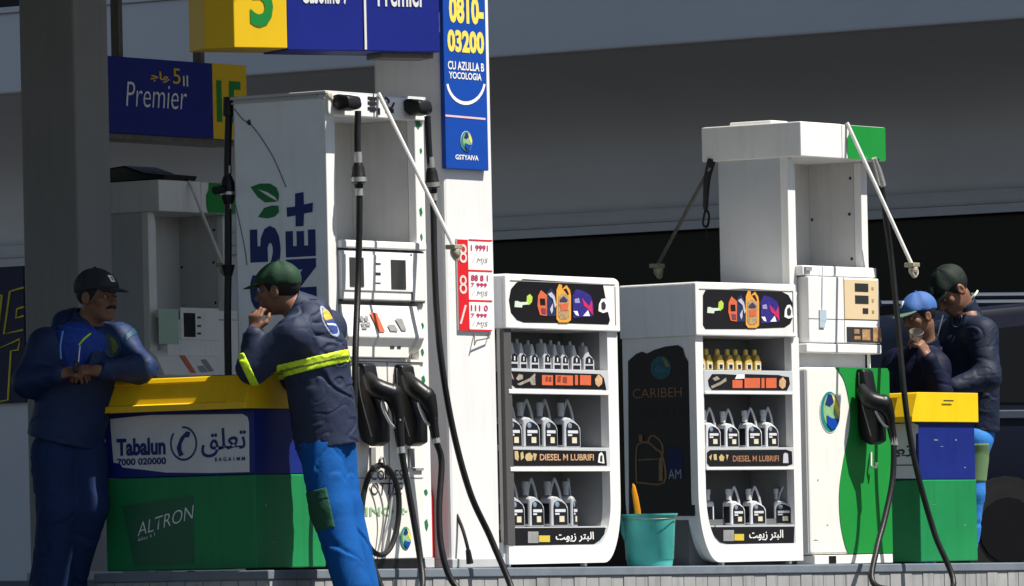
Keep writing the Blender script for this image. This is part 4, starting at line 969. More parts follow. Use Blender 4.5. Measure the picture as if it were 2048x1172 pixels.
# ---- right cabinet (mirror-shaped foot), closed left side with a poster
px_, _ = WF.F(1394, 800, 0)
FD2 = Fr(px_, 0, -5, zk(px_)); f = FD2
t = cab2 = thing('display_cabinet', 'white oil display cabinet with black poster on its grey side, next to the teal bucket', 'display cabinet', f.loc(), f.yaw, 'oil display cabinets')
hx0, hx1 = f.F(1391, 600, -.02)[0], f.F(1593, 620, -.02)[0]; hz0, hz1 = f.F(1490, 673, -.02)[1], f.F(1490, 566, -.02)[1]
DPT2 = f.S(1238, 620, hx0)[0]
mb = MB(); mb.prism(rrect(hx0, hz0, hx1, hz1, .012), 'y', -.02, DPT2, .007); hd = mb.build('header', WHITE, t)
mb = MB(); mb.box(hx0-.003, hx0+.002, .012, DPT2-.01, hz0+.004, hz1-.012); mb.build('header_side', SIDEM, hd)
mb = MB(); mb.box(hx0+.03, hx1-.03, -.0225, -.0195, hz1-.040, hz1-.036); mb.box(hx1-.034, hx1-.028, -.0225, -.0195, hz0+.03, hz1-.036); mb.build('seam', SHADEW, hd)
header_art(f, hd, -.02, 399, 0, 0, True)
xo0, xo1 = f.F(1393, 800)[0], f.F(1600, 800)[0]; xi0, xi1 = f.F(1408, 800)[0], f.F(1585, 800)[0]
zi0 = f.F(1500, 1088)[1]; rz = f.F(1394, 985)[1]
outer = [(xo1, hz0), (xo1, zo0)]+arc(xo0+.17, rz, .17, rz-zo0, -90, -180, 12)+[(xo0, hz0)]
inner = [(xi1, hz0), (xi1, zi0)]+arc(xi0+.13, rz, .13, rz-zi0, -90, -180, 12)+[(xi0, hz0)]
mb = MB(); mb.ring(outer, inner, 0, .05); mb.build('front_frame', WHITE, t, True)
mb = MB(); mb.prism([(xo1-.004, hz0), (xo1-.004, zo0+.004), (xo1-.2, zo0+.005)]+[(p[0]+.006, p[1]+.006) for p in arc(xo0+.17, rz, .17, rz-zo0, -90, -180, 10)]+[(xo0+.006, hz0), (xi0, hz0)]+arc(xi0+.13, rz, .13, rz-zi0, -180, -90, 10)+[(xi1, zi0), (xi1, hz0)], 'y', .05, DPT2); mb.build('shell', SIDEM, t)
mb = MB(); mb.box(xi1-.003, xi1-.0005, .05, .30, zi0, hz0); mb.build('side_lining', INTR, t)
mb = MB(); mb.box(xi0+.0, xi0+.004, .05, .3, rz, hz0); mb.build('side_lining', INTR, t)
mb = MB(); mb.box(xi0-.004, xi1, .30, DPT2-.004, zi0-.01, hz0); mb.build('interior_back', INT, t)
mb = MB(); mb.box(xo0+.02, xo1-.02, .09, DPT2-.03, .001, .25); mb.build('plinth', INT, t)
mb = MB()
for q in (1450, 1585): x_ = f.F(q, 1120)[0]; mb.box(x_, x_+.02, .02, .05, 0, zo0)
each(mb, 'foot', WHITE, t)
s1, z2a = make_shelf(f, t, 1497, 741, 783, 789, xi0, xi1)
s2, z2b = make_shelf(f, t, 1500, 895, 934, 940, xi0, xi1)
g, A, st = label_strip(f, [(1418, 772), (1416, 760), (1424, 748), (1448, 748), (1478, 750), (1478, 757), (1490, 757), (1490, 748), (1558, 750), (1564, 752), (1578, 754), (1580, 768), (1574, 781), (1450, 780), (1424, 780)], s1, -.004, 0)
A('white_gap', [(1474, 749), (1489, 749), (1489, 757), (1470, 758)], WPRINT)
for x0, x1, y0 in ((1465, 1485, 760), (1489, 1520, 756), (1523, 1529, 756), (1532, 1553, 756)): A('price_block', R4(x0, y0, x1, 776, 0), REDOR)
A('shell_mark', [(1559, 760), (1566, 754), (1572, 762), (1571, 774), (1565, 778), (1558, 772)], MATS['peach_print'])
for p in ([(1422, 772), (1440, 764), (1452, 755), (1453, 762), (1440, 770), (1424, 777)], [(1425, 757), (1434, 752), (1440, 758), (1430, 762)]): A('ornament', p, MATS['tarnished_print'])
g, A, st = label_strip(f, [(1414, 905), (1420, 900), (1572, 899), (1584, 903), (1585, 928), (1574, 932), (1420, 933), (1414, 926)], s2, -.004, 0)
for p in ([(1418, 914), (1424, 908), (1422, 921)], [(1427, 909), (1433, 908), (1434, 920), (1428, 920)], [(1438, 914), (1443, 908), (1449, 914), (1447, 922), (1440, 922)], [(1452, 909), (1457, 910), (1454, 921)]): A('gold_mark', p, MATS['gold_print'])
mb = MB(); mb.text('DIESEL M LUBRIFI', front(-.004-2*st), fbox(f, 1466, 911, 1558, 923, -.008), bold=.02); mb.build('lettering', mat('copper_print', (.36, .17, .10), .5), g)
A('badge', [(1566, 926), (1567, 908), (1571, 905), (1576, 908), (1577, 926)], MATS['silver_print'])
zb_t2 = f.F(1500, 1050)[1]; zq = f.F(1500, 1088)[1]
mb = MB(); mb.box(xi0+.05, xi1, .012, .3, zb_t2-.012, zb_t2); mb.box(xi0+.08, xi1, .002, .012, zq-.02, zb_t2); s3 = mb.build('bottom_shelf', GREYW, t)
g, A, st = label_strip(f, [(1421, 1054), (1589, 1053), (1588, 1086), (1455, 1088), (1440, 1084), (1428, 1071)], s3, .001, 0)
A('grey_block', R4(1447, 1060, 1468, 1082, 0), GPRINT); A('yellow_block', R4(1469, 1068, 1488, 1081, 0), MATS['mustard_print'])
mb = MB(); mb.text('\ufe96\ufeee\ufef3\ufeaf \ufeae\ufe98\ufe92\ufedf\ufe8d', front(.001-2*st), fbox(f, 1498, 1060, 1566, 1081, 0), bold=.015); mb.build('lettering', WPRINT, g)
# poster on the side
XS = xo0+.003
def SP(pts, k=0): return [(-f.S(p[0], p[1], XS-k)[0], f.S(p[0], p[1], XS-k)[1]) for p in pts]
mb = MB(); mb.flat(SP([(1258, 1032), (1256, 722), (1272, 708), (1284, 703), (1294, 707), (1308, 700), (1330, 693), (1356, 690), (1366, 696), (1370, 712), (1376, 722), (1386, 726), (1389, 742), (1390, 1032)]), left(XS)); ps = mb.build('poster', BLACKG, t)
bb = (SP([(1302, 760)])[0], SP([(1342, 711)])[0])
k_ = .0015
cuv = ((bb[0][0]+bb[1][0])/2, (bb[0][1]+bb[1][1])/2); ru, rv = (bb[1][0]-bb[0][0])/2, (bb[1][1]-bb[0][1])/2
DTEAL = mat('dim_teal_print', (.02, .10, .13), .5, var=.3, scale=30)
mb = MB(); mb.flat([(cuv[0]+ru*math.cos(q), cuv[1]+rv*math.sin(q)) for q in np.linspace(0, 2*math.pi, 24)[:-1]], left(XS-k_)); em = mb.build('round_emblem', DTEAL, ps)
mb = MB(); mb.flat([(cuv[0]+ru*x, cuv[1]+rv*z) for x, z in ((.1, .9), (.6, .6), (.9, .1), (.5, .0), (.35, .5))], left(XS-2*k_)); mb.build('emblem_swirl', mat('dim_olive_print', (.18, .17, .04), .5), em)
mb = MB(); mb.flat([(cuv[0]+ru*x, cuv[1]+rv*z) for x, z in ((-.7, -.1), (-.3, .2), (0, -.05), (.4, -.1), (.6, -.35), (-.5, -.4))], left(XS-2*k_)); mb.build('emblem_wave', mat('dim_blue_print', (.03, .12, .18), .5), em)
mb = MB(); bq = SP([(1266, 797), (1363, 774)], k_); mb.text('CARIBEH', left(XS-k_), (bq[0][0], bq[0][1], bq[1][0], bq[1][1]), bold=-.012); mb.build('lettering', mat('dim_copper_print', (.26, .15, .08), .5), ps)
mb = MB(); bq = SP([(1278, 838), (1378, 812)], k_); mb.text('LUBRIF MOTEUR', left(XS-k_), (bq[0][0], bq[0][1], bq[1][0], bq[1][1]), bold=-.01); mb.build('small_lettering', mat('faint_print', (.03, .028, .03), .5), ps)
mb = MB()
def stroke(pts, wd, k=k_):
    q = SP(pts, k)
    mb.tube([(XS-k, -u, v) for u, v in q], wd, 5, 4)
stroke([(1273, 965), (1273, 900), (1282, 886), (1298, 886), (1312, 898), (1325, 912), (1328, 965), (1273, 965)], .006); stroke([(1296, 884), (1302, 872), (1312, 874), (1324, 888), (1326, 908)], .006)
stroke([(1282, 884), (1282, 870)], .014); stroke([(1276, 920), (1316, 918)], .004); stroke([(1322, 915), (1322, 962)], .012)
mb.build('can_drawing', mat('dim_gold_print', (.20, .13, .06), .5, var=.3, scale=40), ps)
mb = MB(); mb.flat(SP([(1334, 893), (1352, 893), (1366, 905), (1368, 955), (1334, 958)], k_), left(XS-k_)); bc = mb.build('blue_can_drawing', mat('dim_navy_print', (.008, .012, .07), .5), ps)
mb = MB(); mb.text('AM', left(XS-2*k_), (lambda q: (q[0][0], q[0][1], q[1][0], q[1][1]))(SP([(1337, 958), (1362, 938)], 2*k_))); mb.build('can_lettering', GPRINT, bc)

#SECTION_BOTTLES
# ------------------------------------------------------------------ bottles on the shelves
SILV = mat('silver_grey_plastic', (.46, .47, .49), .35, var=.12, scale=12)
SILV2 = mat('pale_grey_plastic', (.62, .63, .65), .35, var=.12, scale=12)
GOLD = mat('gold_plastic', (.52, .36, .08), .32, var=.2, scale=20)
GOLDC = mat('gold_cap', (.75, .55, .12), .35)
LBL = mat('black_bottle_label', (.012, .013, .018), .35)
LBLB = mat('blue_grey_label', (.20, .27, .36), .4, var=.3, scale=50)
CREAML = mat('cream_label_mark', (.62, .56, .40), .5)
def make_jug(body_m, s=1.):
    t = thing('oil_jug', 'x', 'oil jug', (0, 0, 0), 0, 'large oil jugs on the cabinet shelves')
    W, D, H = .152*s, .075*s, .235*s
    mb = MB(); mb.prism([(0, 0), (W, 0), (W, H*.42), (W*.90, H*.50), (W*.70, H*.58), (W*.40, H*.66), (W*.10, H*.68), (0, H*.62)], 'y', 0, D, .008*s); bd = mb.build('body', body_m, t)
    mb = MB(); mb.tube([(W*.26, D/2, H*.66), (W*.34, D/2, H*.86), (W*.50, D/2, H*1.04), (W*.58, D/2, H*1.04), (W*.80, D/2, H*.80), (W*.95, D/2, H*.46)], .0075*s, 8, 4); mb.build('handle', body_m, t, True)
    mb = MB(); mb.lathe([(.016*s, H*.70), (.016*s, H*.86), (.020*s, H*.87), (.020*s, H*1.0), (.017*s, H*1.01)], (W*.14, D/2, 0), 12); mb.build('cap', body_m, t, True)
    mb = MB(); mb.flat([(W*.12, H*.03), (W*.93, H*.03), (W*.92, H*.38), (W*.82, H*.49), (W*.60, H*.55), (W*.36, H*.575), (W*.18, H*.53), (W*.12, H*.44)], front(-.0012)); lb = mb.build('label', LBL, t)
    mb = MB(); mb.box(W*.20, W*.80, -.003, -.0014, H*.32, H*.385); mb.box(W*.2, W*.45, -.003, -.0014, H*.26, H*.30); mb.build('label_band', SILV2, lb)
    mb = MB(); mb.box(W*.44, W*.72, -.003, -.0014, H*.10, H*.23); mb.build('label_square', CREAML, lb)
    mb = MB(); mb.ell((W*.34, -.0014, H*.49), (W*.12, .0016, H*.06)); mb.build('label_badge', LBLB, lb)
    mb = MB(); mb.prism([(.012*s, H*.06), (D-.012*s, H*.06), (D-.012*s, H*.52), (.012*s, H*.52)], 'x', -.0015, -.0002); mb.build('side_label', LBL, t)
    return t
def make_slim(body_m, s=1.):
    t = thing('oil_bottle', 'x', 'oil bottle', (0, 0, 0), 0, 'long necked oil bottles on the top shelves')
    W, D, H = .082*s, .055*s, .150*s
    mb = MB(); mb.prism([(0, 0), (W, 0), (W, H*.34), (W*.84, H*.46), (W*.56, H*.58), (W*.36, H*.88), (W*.16, H*.88), (W*.12, H*.58), (0, H*.42)], 'y', 0, D, .005*s); mb.build('body', body_m, t)
    mb = MB(); mb.lathe([(.0095*s, H*.85), (.0100*s, H*.88), (.0065*s, H*1.02)], (W*.26, D/2, 0), 10); mb.build('cap', body_m, t, True)
    mb = MB(); mb.flat([(W*.14, H*.24), (W*.86, H*.24), (W*.84, H*.42), (W*.5, H*.52), (W*.2, H*.45)], front(-.001)); mb.flat([(W*.14, H*.03), (W*.86, H*.03), (W*.86, H*.17), (W*.14, H*.17)], front(-.001)); lb = mb.build('label', LBL, t)
    mb = MB(); mb.box(W*.42, W*.56, -.0025, -.0012, H*.28, H*.42); mb.build('label_mark', SILV2, lb)
    return t
def make_gold(s=1.):
    t = thing('oil_bottle', 'x', 'oil bottle', (0, 0, 0), 0, 'gold oil bottles on the right cabinet top shelf')
    W, D, H = .060*s, .05*s, .115*s
    mb = MB(); mb.prism([(0, 0), (W, 0), (W, H*.40), (W*.85, H*.5), (W*.68, H*.74), (W*.32, H*.74), (W*.15, H*.5), (0, H*.40)], 'y', 0, D, .005*s); mb.build('body', GOLD, t)
    mb = MB(); mb.lathe([(.0125*s, H*.73), (.0135*s, H*.76), (.0125*s, H*.98), (.006*s, H*1.02)], (W*.5, D/2, 0), 10); mb.build('cap', GOLDC, t, True)
    mb = MB(); mb.box(W*.15, W*.85, -.0015, -.0002, H*.05, H*.36); lb = mb.build('label', mat('pale_label', (.6, .58, .5), .5, var=.3, scale=60), t)
    mb = MB(); mb.box(W*.3, W*.7, -.003, -.0014, H*.08, H*.28); mb.build('label_mark', LBL, lb)
    return t
ORD = ['first', 'second', 'third', 'fourth', 'fifth', 'sixth', 'seventh', 'eighth', 'ninth']
def put(proto, used, fr, cab, px, z, y, label, yaw=0, sx=1., sz=1.):
    o = proto if not used else dup(proto)
    x, _ = fr.F(px, 800, y)
    c, n = fr.rot
    o.location = (fr.o[0]+c*x-n*y, fr.o[1]+n*x+c*y, fr.z0+z)
    o.rotation_euler = (0, 0, fr.yaw+math.radians(yaw)); o.scale = (sx, 1, sz)
    o['label'] = label
    return True
slim = make_slim(SILV); u = False
for k, px in enumerate((1000, 1022, 1041, 1062, 1089, 1108, 1125, 1145, 1169)):
    u = put(slim, u, FD1, cab1, px, z1a+.001, .05+.008*(k % 2), 'slim grey oil bottle, %s from the left on the top shelf beside the pillar' % ORD[k], yaw=[-4, 0, 3, -3, 2, 0, 5, -6, -12][k], sz=[1, 1.06, 1.03, 1.0, 1.05, 1.02, .99, 1.0, .97][k])
jug = make_jug(SILV); u = False
for k, px in enumerate((1002, 1022, 1046, 1086, 1127)):
    if k == 1: px = 1012
    if k == 0: continue
    u = put(jug, u, FD1, cab1, px, z1b+.001, .045, 'large grey oil jug, %s from the left on the middle shelf beside the pillar' % ORD[k-1], yaw=[0, 0, -2, 3, -3][k])
for k, px in enumerate((1014, 1055, 1098, 1140)):
    u = put(jug, u, FD1, cab1, px, zb_t+.001, .045, 'large grey oil jug, %s from the left on the bottom shelf beside the pillar' % ORD[k], yaw=[0, 3, -2, 18][k], sx=[1, 1.02, 1.05, .78][k])
gold = make_gold(); u = False
for k, px in enumerate((1398, 1415, 1436, 1455, 1473, 1492, 1511)):
    u = put(gold, u, FD2, cab2, px, z2a+.001, .05, 'small gold oil bottle, %s from the left on the top shelf of the right cabinet' % ORD[k], yaw=random.uniform(-6, 6))
jug2 = make_jug(SILV2, .83); u = False
for k, px in enumerate((1411, 1450, 1492, 1531)):
    u = put(jug2, u, FD2, cab2, px, z2b+.001, .045, 'pale oil jug, %s from the left on the middle shelf of the right cabinet' % ORD[k], yaw=[0, 3, -3, 6][k], sz=[1.03, 1.0, 1.03, 1.05][k])
for k, px in enumerate((1458, 1497)):
    u = put(jug2, u, FD2, cab2, px, zb_t2+.001, .045, 'pale oil jug on the bottom shelf of the right cabinet, %s' % ('beside the turned jug' if k == 0 else 'next to the rightmost jug'), yaw=[2, -3][k])
u = put(jug2, u, FD2, cab2, 1424, zb_t2+.001, .09, 'pale oil jug turned sideways at the left of the right cabinet bottom shelf', yaw=62)
u = put(jug2, u, FD2, cab2, 1543, zb_t2+.001, .10, 'pale oil jug turned about at the right end of the bottom shelf, right cabinet', yaw=-50, sx=.85)

# ---- bucket and brush
xb_, _ = WF.F(1299, 1080, -.0)
FB = Fr(xb_, .0, 0, zk(xb_)); f = FB
t = thing('bucket', 'teal plastic bucket with rolled rim between the two oil cabinets', 'bucket', f.loc(), -TH)
H = (1131-1026)*37.4/FPX
mb = MB(); mb.lathe([(.112, .003), (.118, 0), (.122, .02), (.124, .035), (.128, .04), (.140, H*.9), (.147, H-.012), (.152, H-.010), (.154, H), (.146, H), (.138, H*.9), (.118, .02), (.10, .012)], (0, 0, 0), 40); mb.build('pail', TEAL, t, True)
mb = MB(); mb.prism([(-.155, H-.012), (-.127, H-.02), (-.125, H-.12), (-.133, H-.145), (-.15, H-.10)], 'y', -.035, .035, .004); mb.build('ear', TEAL, t)
mb = MB(); mb.tube([(-.145, -.03, H-.03), (-.10, -.13, H-.028), (0, -.162, H-.03), (.1, -.13, H-.028), (.147, -.03, H-.03)], .003, 6, 5); mb.build('wire_handle', DULL, t, True)
t = thing('brush', 'orange brush handle leaning up out of the teal bucket', 'brush', f.loc(), -TH)
mb = MB(); mb.prism([(-.058, .10), (-.034, .10), (-.045, H+.02), (-.056, H+.09), (-.072, H+.155), (-.086, H+.165), (-.09, H+.12), (-.078, H+.02)], 'y', -.06, -.04, .006); mb.build('handle', ORANGE, t, True)
mb = MB(); mb.box(-.07, -.02, -.08, -.02, .02, .10, .006); mb.build('bristles', mat('bristle', (.35, .25, .12), .9), t)

#SECTION_CAR
# ------------------------------------------------------------------ dark vehicle beyond the right end
CARP = mat('dark_navy_paint', (.004, .006, .016), .4, var=.1, spec=.15)
CARG = mat('dark_car_glass', (.006, .007, .010), .1, var=.05, spec=.12)
cp_ = J(1950, 1100, 47.5)
t = thing('parked_car', 'dark navy sport utility car parked behind the attendants at the right', 'car', (cp_[0], cp_[1], 0), -(math.pi/2-TH)+math.radians(8))
prof = [(-1.05, .42), (-1.02, .95), (-.90, 1.12), (-.62, 1.72), (-.45, 1.84), (.3, 1.90), (1.4, 1.86), (1.9, 1.62), (2.45, 1.18), (3.3, 1.05), (3.55, .8), (3.55, .42)]
mb = MB(); mb.prism([(x, z) for x, z in prof], 'y', -.85, .85, .07); mb.build('body', CARP, t, True)
for sx_ in (-1, 1):
    mb = MB(); mb.prism([(-.75, 1.22), (-.52, 1.68), (.28, 1.76), (.28, 1.2)], 'y', sx_*.853-.004, sx_*.853+.004); mb.build('side_window', CARG, t)
    mb = MB(); mb.prism([(.36, 1.2), (.36, 1.76), (1.35, 1.72), (2.0, 1.22)], 'y', sx_*.853-.004, sx_*.853+.004); mb.build('side_window', CARG, t)
    mb = MB(); mb.box(-.9, 3.2, sx_*.86-.012, sx_*.86+.012, 1.10, 1.16, .008); mb.build('belt_trim', mat('blue_grey_trim', (.035, .05, .075), .5), t)
    for x in (-.25, 2.6):
        mb = MB(); mb.tube([(x, sx_*.70, .36), (x, sx_*.88, .36)], .36, 24); wh = mb.build('wheel', BLACK, t, True)
        mb = MB(); mb.tube([(x, sx_*.88, .36), (x, sx_*.89, .36)], .22, 16); mb.build('rim', mat('dark_rim', (.008, .008, .009), .4, metal=.5), wh)
    mb = MB(); mb.box(-1.07, -1.0, sx_*.7-.1, sx_*.7+.1, .9, 1.15, .01); mb.build('tail_light', mat('dark_red_lens', (.15, .01, .015), .2), t)
for x in (-.4, 1.3):
    pass
mb = MB(); mb.tube([(-.35, -.62, 1.93), (1.3, -.62, 1.94)], .022, 8); mb.tube([(-.35, .62, 1.93), (1.3, .62, 1.94)], .022, 8); each(mb, 'roof_rail', MATS['blue_grey_trim'], t)

#SECTION_PEOPLE
# ------------------------------------------------------------------ people: implicit surfaces, one continuous skin per body
def smin(a, b, k):
    h = np.clip(.5+.5*(b-a)/k, 0, 1); return b*(1-h)+a*h-k*h*(1-h)
def vnoise(X, Y, Z, seed=0):
    rs = np.random.RandomState(seed); T = rs.rand(32, 32, 32).astype(np.float32)
    xi, yi, zi = np.floor(X).astype(int), np.floor(Y).astype(int), np.floor(Z).astype(int)
    fx, fy, fz = X-xi, Y-yi, Z-zi
    fx, fy, fz = [q*q*(3-2*q) for q in (fx, fy, fz)]
    g = lambda a, b, c: T[(xi+a) % 32, (yi+b) % 32, (zi+c) % 32]
    return ((g(0, 0, 0)*(1-fx)+g(1, 0, 0)*fx)*(1-fy)+(g(0, 1, 0)*(1-fx)+g(1, 1, 0)*fx)*fy)*(1-fz)+((g(0, 0, 1)*(1-fx)+g(1, 0, 1)*fx)*(1-fy)+(g(0, 1, 1)*(1-fx)+g(1, 1, 1)*fx)*fy)*fz-.5
def d_prim(p, X, Y, Z):
    k = p[0]
    if k == 'c':
        a, b, ra, rb = p[1:5]; ba = b-a; L = ba.dot(ba)+1e-9
        h = np.clip(((X-a[0])*ba[0]+(Y-a[1])*ba[1]+(Z-a[2])*ba[2])/L, 0, 1)
        return np.sqrt((X-a[0]-h*ba[0])**2+(Y-a[1]-h*ba[1])**2+(Z-a[2]-h*ba[2])**2)-(ra+(rb-ra)*h)
    if k == 'e':
        c, r, R = p[1:4]
        q = [(X-c[0])*R[0][i]+(Y-c[1])*R[1][i]+(Z-c[2])*R[2][i] for i in range(3)]
        k0 = np.sqrt(sum((q[i]/r[i])**2 for i in range(3)))+1e-6; k1 = np.sqrt(sum((q[i]/r[i]**2)**2 for i in range(3)))+1e-6
        return k0*(k0-1)/k1
    if k == 't':      # tapered elliptical limb: a, b, (ra_side, ra_depth), (rb_side, rb_depth), side vector
        a, b, ra, rb, sd = p[1:6]; ba = b-a; L = np.linalg.norm(ba); ax = ba/L
        sd = sd-ax*sd.dot(ax); sd = sd/np.linalg.norm(sd); dp = np.cross(ax, sd)
        x, y, z = X-a[0], Y-a[1], Z-a[2]
        u = x*ax[0]+y*ax[1]+z*ax[2]; s_ = x*sd[0]+y*sd[1]+z*sd[2]; t_ = x*dp[0]+y*dp[1]+z*dp[2]
        h = np.clip(u/L, 0, 1); rs = ra[0]+(rb[0]-ra[0])*h; rd = ra[1]+(rb[1]-ra[1])*h
        o = np.maximum(np.maximum(-u, u-L), 0)
        m = np.minimum(rs, rd)
        return (np.sqrt((s_/rs)**2+(t_/rd)**2+(o/m)**2)-1)*m
def p_bounds(p):
    if p[0] == 'c': m = max(p[3], p[4]); return np.minimum(p[1], p[2])-m, np.maximum(p[1], p[2])+m
    if p[0] == 'e': m = max(p[2]); return p[1]-m, p[1]+m
    m = max(*p[3], *p[4]); return np.minimum(p[1], p[2])-m, np.maximum(p[1], p[2])+m
class Vol:
    """list of (primitive, blend); blend<0 carves"""
    def __init__(s, prims, res, pad=.03):
        lo = np.min([p_bounds(p)[0] for p, k in prims if k > 0], axis=0)-pad; hi = np.max([p_bounds(p)[1] for p, k in prims if k > 0], axis=0)+pad
        s.lo, s.res = lo, res; s.n = np.ceil((hi-lo)/res).astype(int)+1
        s.D = np.full(s.n, .08, np.float32)
        for p, k in prims:
            m = .08 if k > 0 else .03
            a, b = p_bounds(p); i0 = np.clip(np.floor((a-m-lo)/res).astype(int), 0, s.n-1); i1 = np.clip(np.ceil((b+m-lo)/res).astype(int)+1, 1, s.n)
            sl = tuple(slice(i, j) for i, j in zip(i0, i1))
            X, Y, Z = np.meshgrid(*[(lo[q]+np.arange(i0[q], i1[q])*res).astype(np.float32) for q in range(3)], indexing='ij', sparse=True)
            d = d_prim(p, X, Y, Z)
            s.D[sl] = np.minimum(smin(s.D[sl], d, k), .08) if k > 0 else -smin(-s.D[sl], d, -k)
    def grid(s): return np.meshgrid(*[(s.lo[q]+np.arange(s.n[q])*s.res).astype(np.float32) for q in range(3)], indexing='ij', sparse=True)
    def mesh(s, D=None):
        D = s.D if D is None else D
        D = np.pad(D, 1, constant_values=.05); lo = s.lo-s.res
        I = D < 0
        c = np.zeros(np.array(D.shape)-1, np.int8)
        for q in np.ndindex(2, 2, 2): c += I[q[0]:q[0]+c.shape[0], q[1]:q[1]+c.shape[1], q[2]:q[2]+c.shape[2]]
        act = (c > 0) & (c < 8); idx = np.full(c.shape, -1, int); cells = np.argwhere(act); idx[act] = np.arange(len(cells))
        acc = np.zeros((len(cells), 3)); cnt = np.zeros(len(cells))
        cor = list(np.ndindex(2, 2, 2))
        for i in range(8):
            for ax in range(3):
                if cor[i][ax]: continue
                A = np.array(cor[i]); B = A.copy(); B[ax] = 1
                va = D[tuple((cells+A).T)]; vb = D[tuple((cells+B).T)]; m = (va < 0) != (vb < 0)
                tt = np.where(m, va/(va-vb+1e-12), 0)
                pt = A+np.outer(tt, B-A); acc[m] += pt[m]; cnt[m] += 1
        V = (cells+acc/np.maximum(cnt, 1)[:, None])*s.res+lo
        F = []
        for ax in range(3):
            o = [q for q in range(3) if q != ax]
            sl0 = [slice(None)]*3; sl1 = [slice(None)]*3; sl0[ax] = slice(0, -1); sl1[ax] = slice(1, None)
            ch = np.argwhere(I[tuple(sl0)] != I[tuple(sl1)])
            ch = ch[(ch[:, o[0]] > 0) & (ch[:, o[1]] > 0) & (ch[:, o[0]] < D.shape[o[0]]-1) & (ch[:, o[1]] < D.shape[o[1]]-1)]
            e0 = np.zeros(3, int); e0[o[0]] = 1; e1 = np.zeros(3, int); e1[o[1]] = 1
            qd = np.stack([idx[tuple((ch-e).T)] for e in (e0+e1, e1, 0*e0, e0)], 1)
            fl = I[tuple(ch.T)]
            if ax == 1: fl = ~fl
            qd[~fl] = qd[~fl][:, ::-1]
            F.append(qd)
        F = np.concatenate(F); F = F[(F >= 0).all(1)]
        return V, F
def vmesh(name, V, F, m, parent, base):
    me = bpy.data.meshes.new(name); me.from_pydata((V-base).tolist(), [], F.tolist()); me.update()
    me.polygons.foreach_set('use_smooth', [True]*len(me.polygons))
    me.materials.append(m); o = bpy.data.objects.new(name, me); COL.objects.link(o)
    if parent: o.parent = parent
    return o
def vec(lat, dep, up=0): return np.array([lat*RV[0]+dep*DV[0], lat*RV[1]+dep*DV[1], up])
def nrm(v): return v/np.linalg.norm(v)
def basis(fwd, up):
    f = nrm(fwd); r = nrm(np.cross(f, up)); return np.stack([r, f, np.cross(r, f)], 1)
def head_prims(o, R, s=1.):
    L = lambda x, y, z: o+R@(np.array([x, y, z])*s)
    E = lambda c, r, k: (('e', L(*c), tuple(q*s for q in r), R), k)
    C = lambda a, b, ra, rb, k: (('c', L(*a), L(*b), ra*s, rb*s), k)
    P = [E((0, -.015, .035), (.076, .096, .085), .01), E((0, .028, -.045), (.058, .066, .076), .03), C((-.014, .068, -.100), (.014, .068, -.100), .019, .019, .025),
         E((.043, .058, -.02), (.024, .024, .022), .02), E((-.043, .058, -.02), (.024, .024, .022), .02), C((-.036, .082, .022), (.036, .082, .022), .011, .011, .015),
         C((-.02, .087, -.066), (.02, .087, -.066), .009, .009, .012), C((-.016, .085, -.078), (.016, .085, -.078), .008, .008, .008),
         E((.033, .094, .002), (.016, .014, .010), -.012), E((-.033, .094, .002), (.016, .014, .010), -.012),
         C((0, .090, .008), (0, .113, -.034), .009, .0135, .012), C((-.012, .098, -.038), (.012, .098, -.038), .009, .009, .008),
         E((.078, -.008, -.008), (.012, .023, .034), .008), E((-.078, -.008, -.008), (.012, .023, .034), .008),
         E((.088, -.002, -.004), (.006, .012, .018), -.006), E((-.088, -.002, -.004), (.006, .012, .018), -.006)]
    return P, L
def hand_prims(w, fwd, up, side, curl=.5, s=1.):
    """w wrist, fwd to the knuckles, up = back of the hand, side=+1 thumb towards cross(fwd, up)"""
    f, u = nrm(fwd), nrm(up-nrm(fwd)*np.dot(up, nrm(fwd))); x = np.cross(f, u)*side
    P = [(('t', w+f*.005, w+f*.08*s, (.028*s, .017*s), (.040*s, .014*s), x), .02), (('c', w-f*.012, w+f*.012, .025*s, .025*s), .02)]
    for i, (off, ln, st) in enumerate(((.030, .90, .085), (.0105, 1., .092), (-.0105, .93, .088), (-.030, .74, .078))):
        p = w+f*st*s+x*off*s-u*.002; a = curl*.55+.07*i
        d = f
        for j, q in enumerate((.042, .027, .021)):
            dd = nrm(d*math.cos(a)-u*math.sin(a)); nu = nrm(u*math.cos(a)+d*math.sin(a)) if j == 0 else nu
            p2 = p+dd*q*ln*s; P.append((('c', p, p2, (.0098-.001*j)*s, (.0090-.001*j)*s), .005)); p = p2
            d = dd; u_ = nu; a = curl*(.9 if j == 0 else .6); d = nrm(dd*math.cos(a)-nu*math.sin(a)); nu = nrm(nu*math.cos(a)+dd*math.sin(a)); a = 0
    t0 = w+f*.028*s+x*.026*s; t1 = t0+nrm(x*.75+f*.65-u*.35)*.042*s; t2 = t1+nrm(f*.9+x*.15-u*.4*curl)*.032*s; t3 = t2+nrm(f*.9-x*.2-u*.5*curl)*.022*s
    for a_, b_, ra, rb in ((t0, t1, .015, .0115), (t1, t2, .0112, .0100), (t2, t3, .0098, .008)): P.append((('c', a_, b_, ra*s, rb*s), .008))
    return P
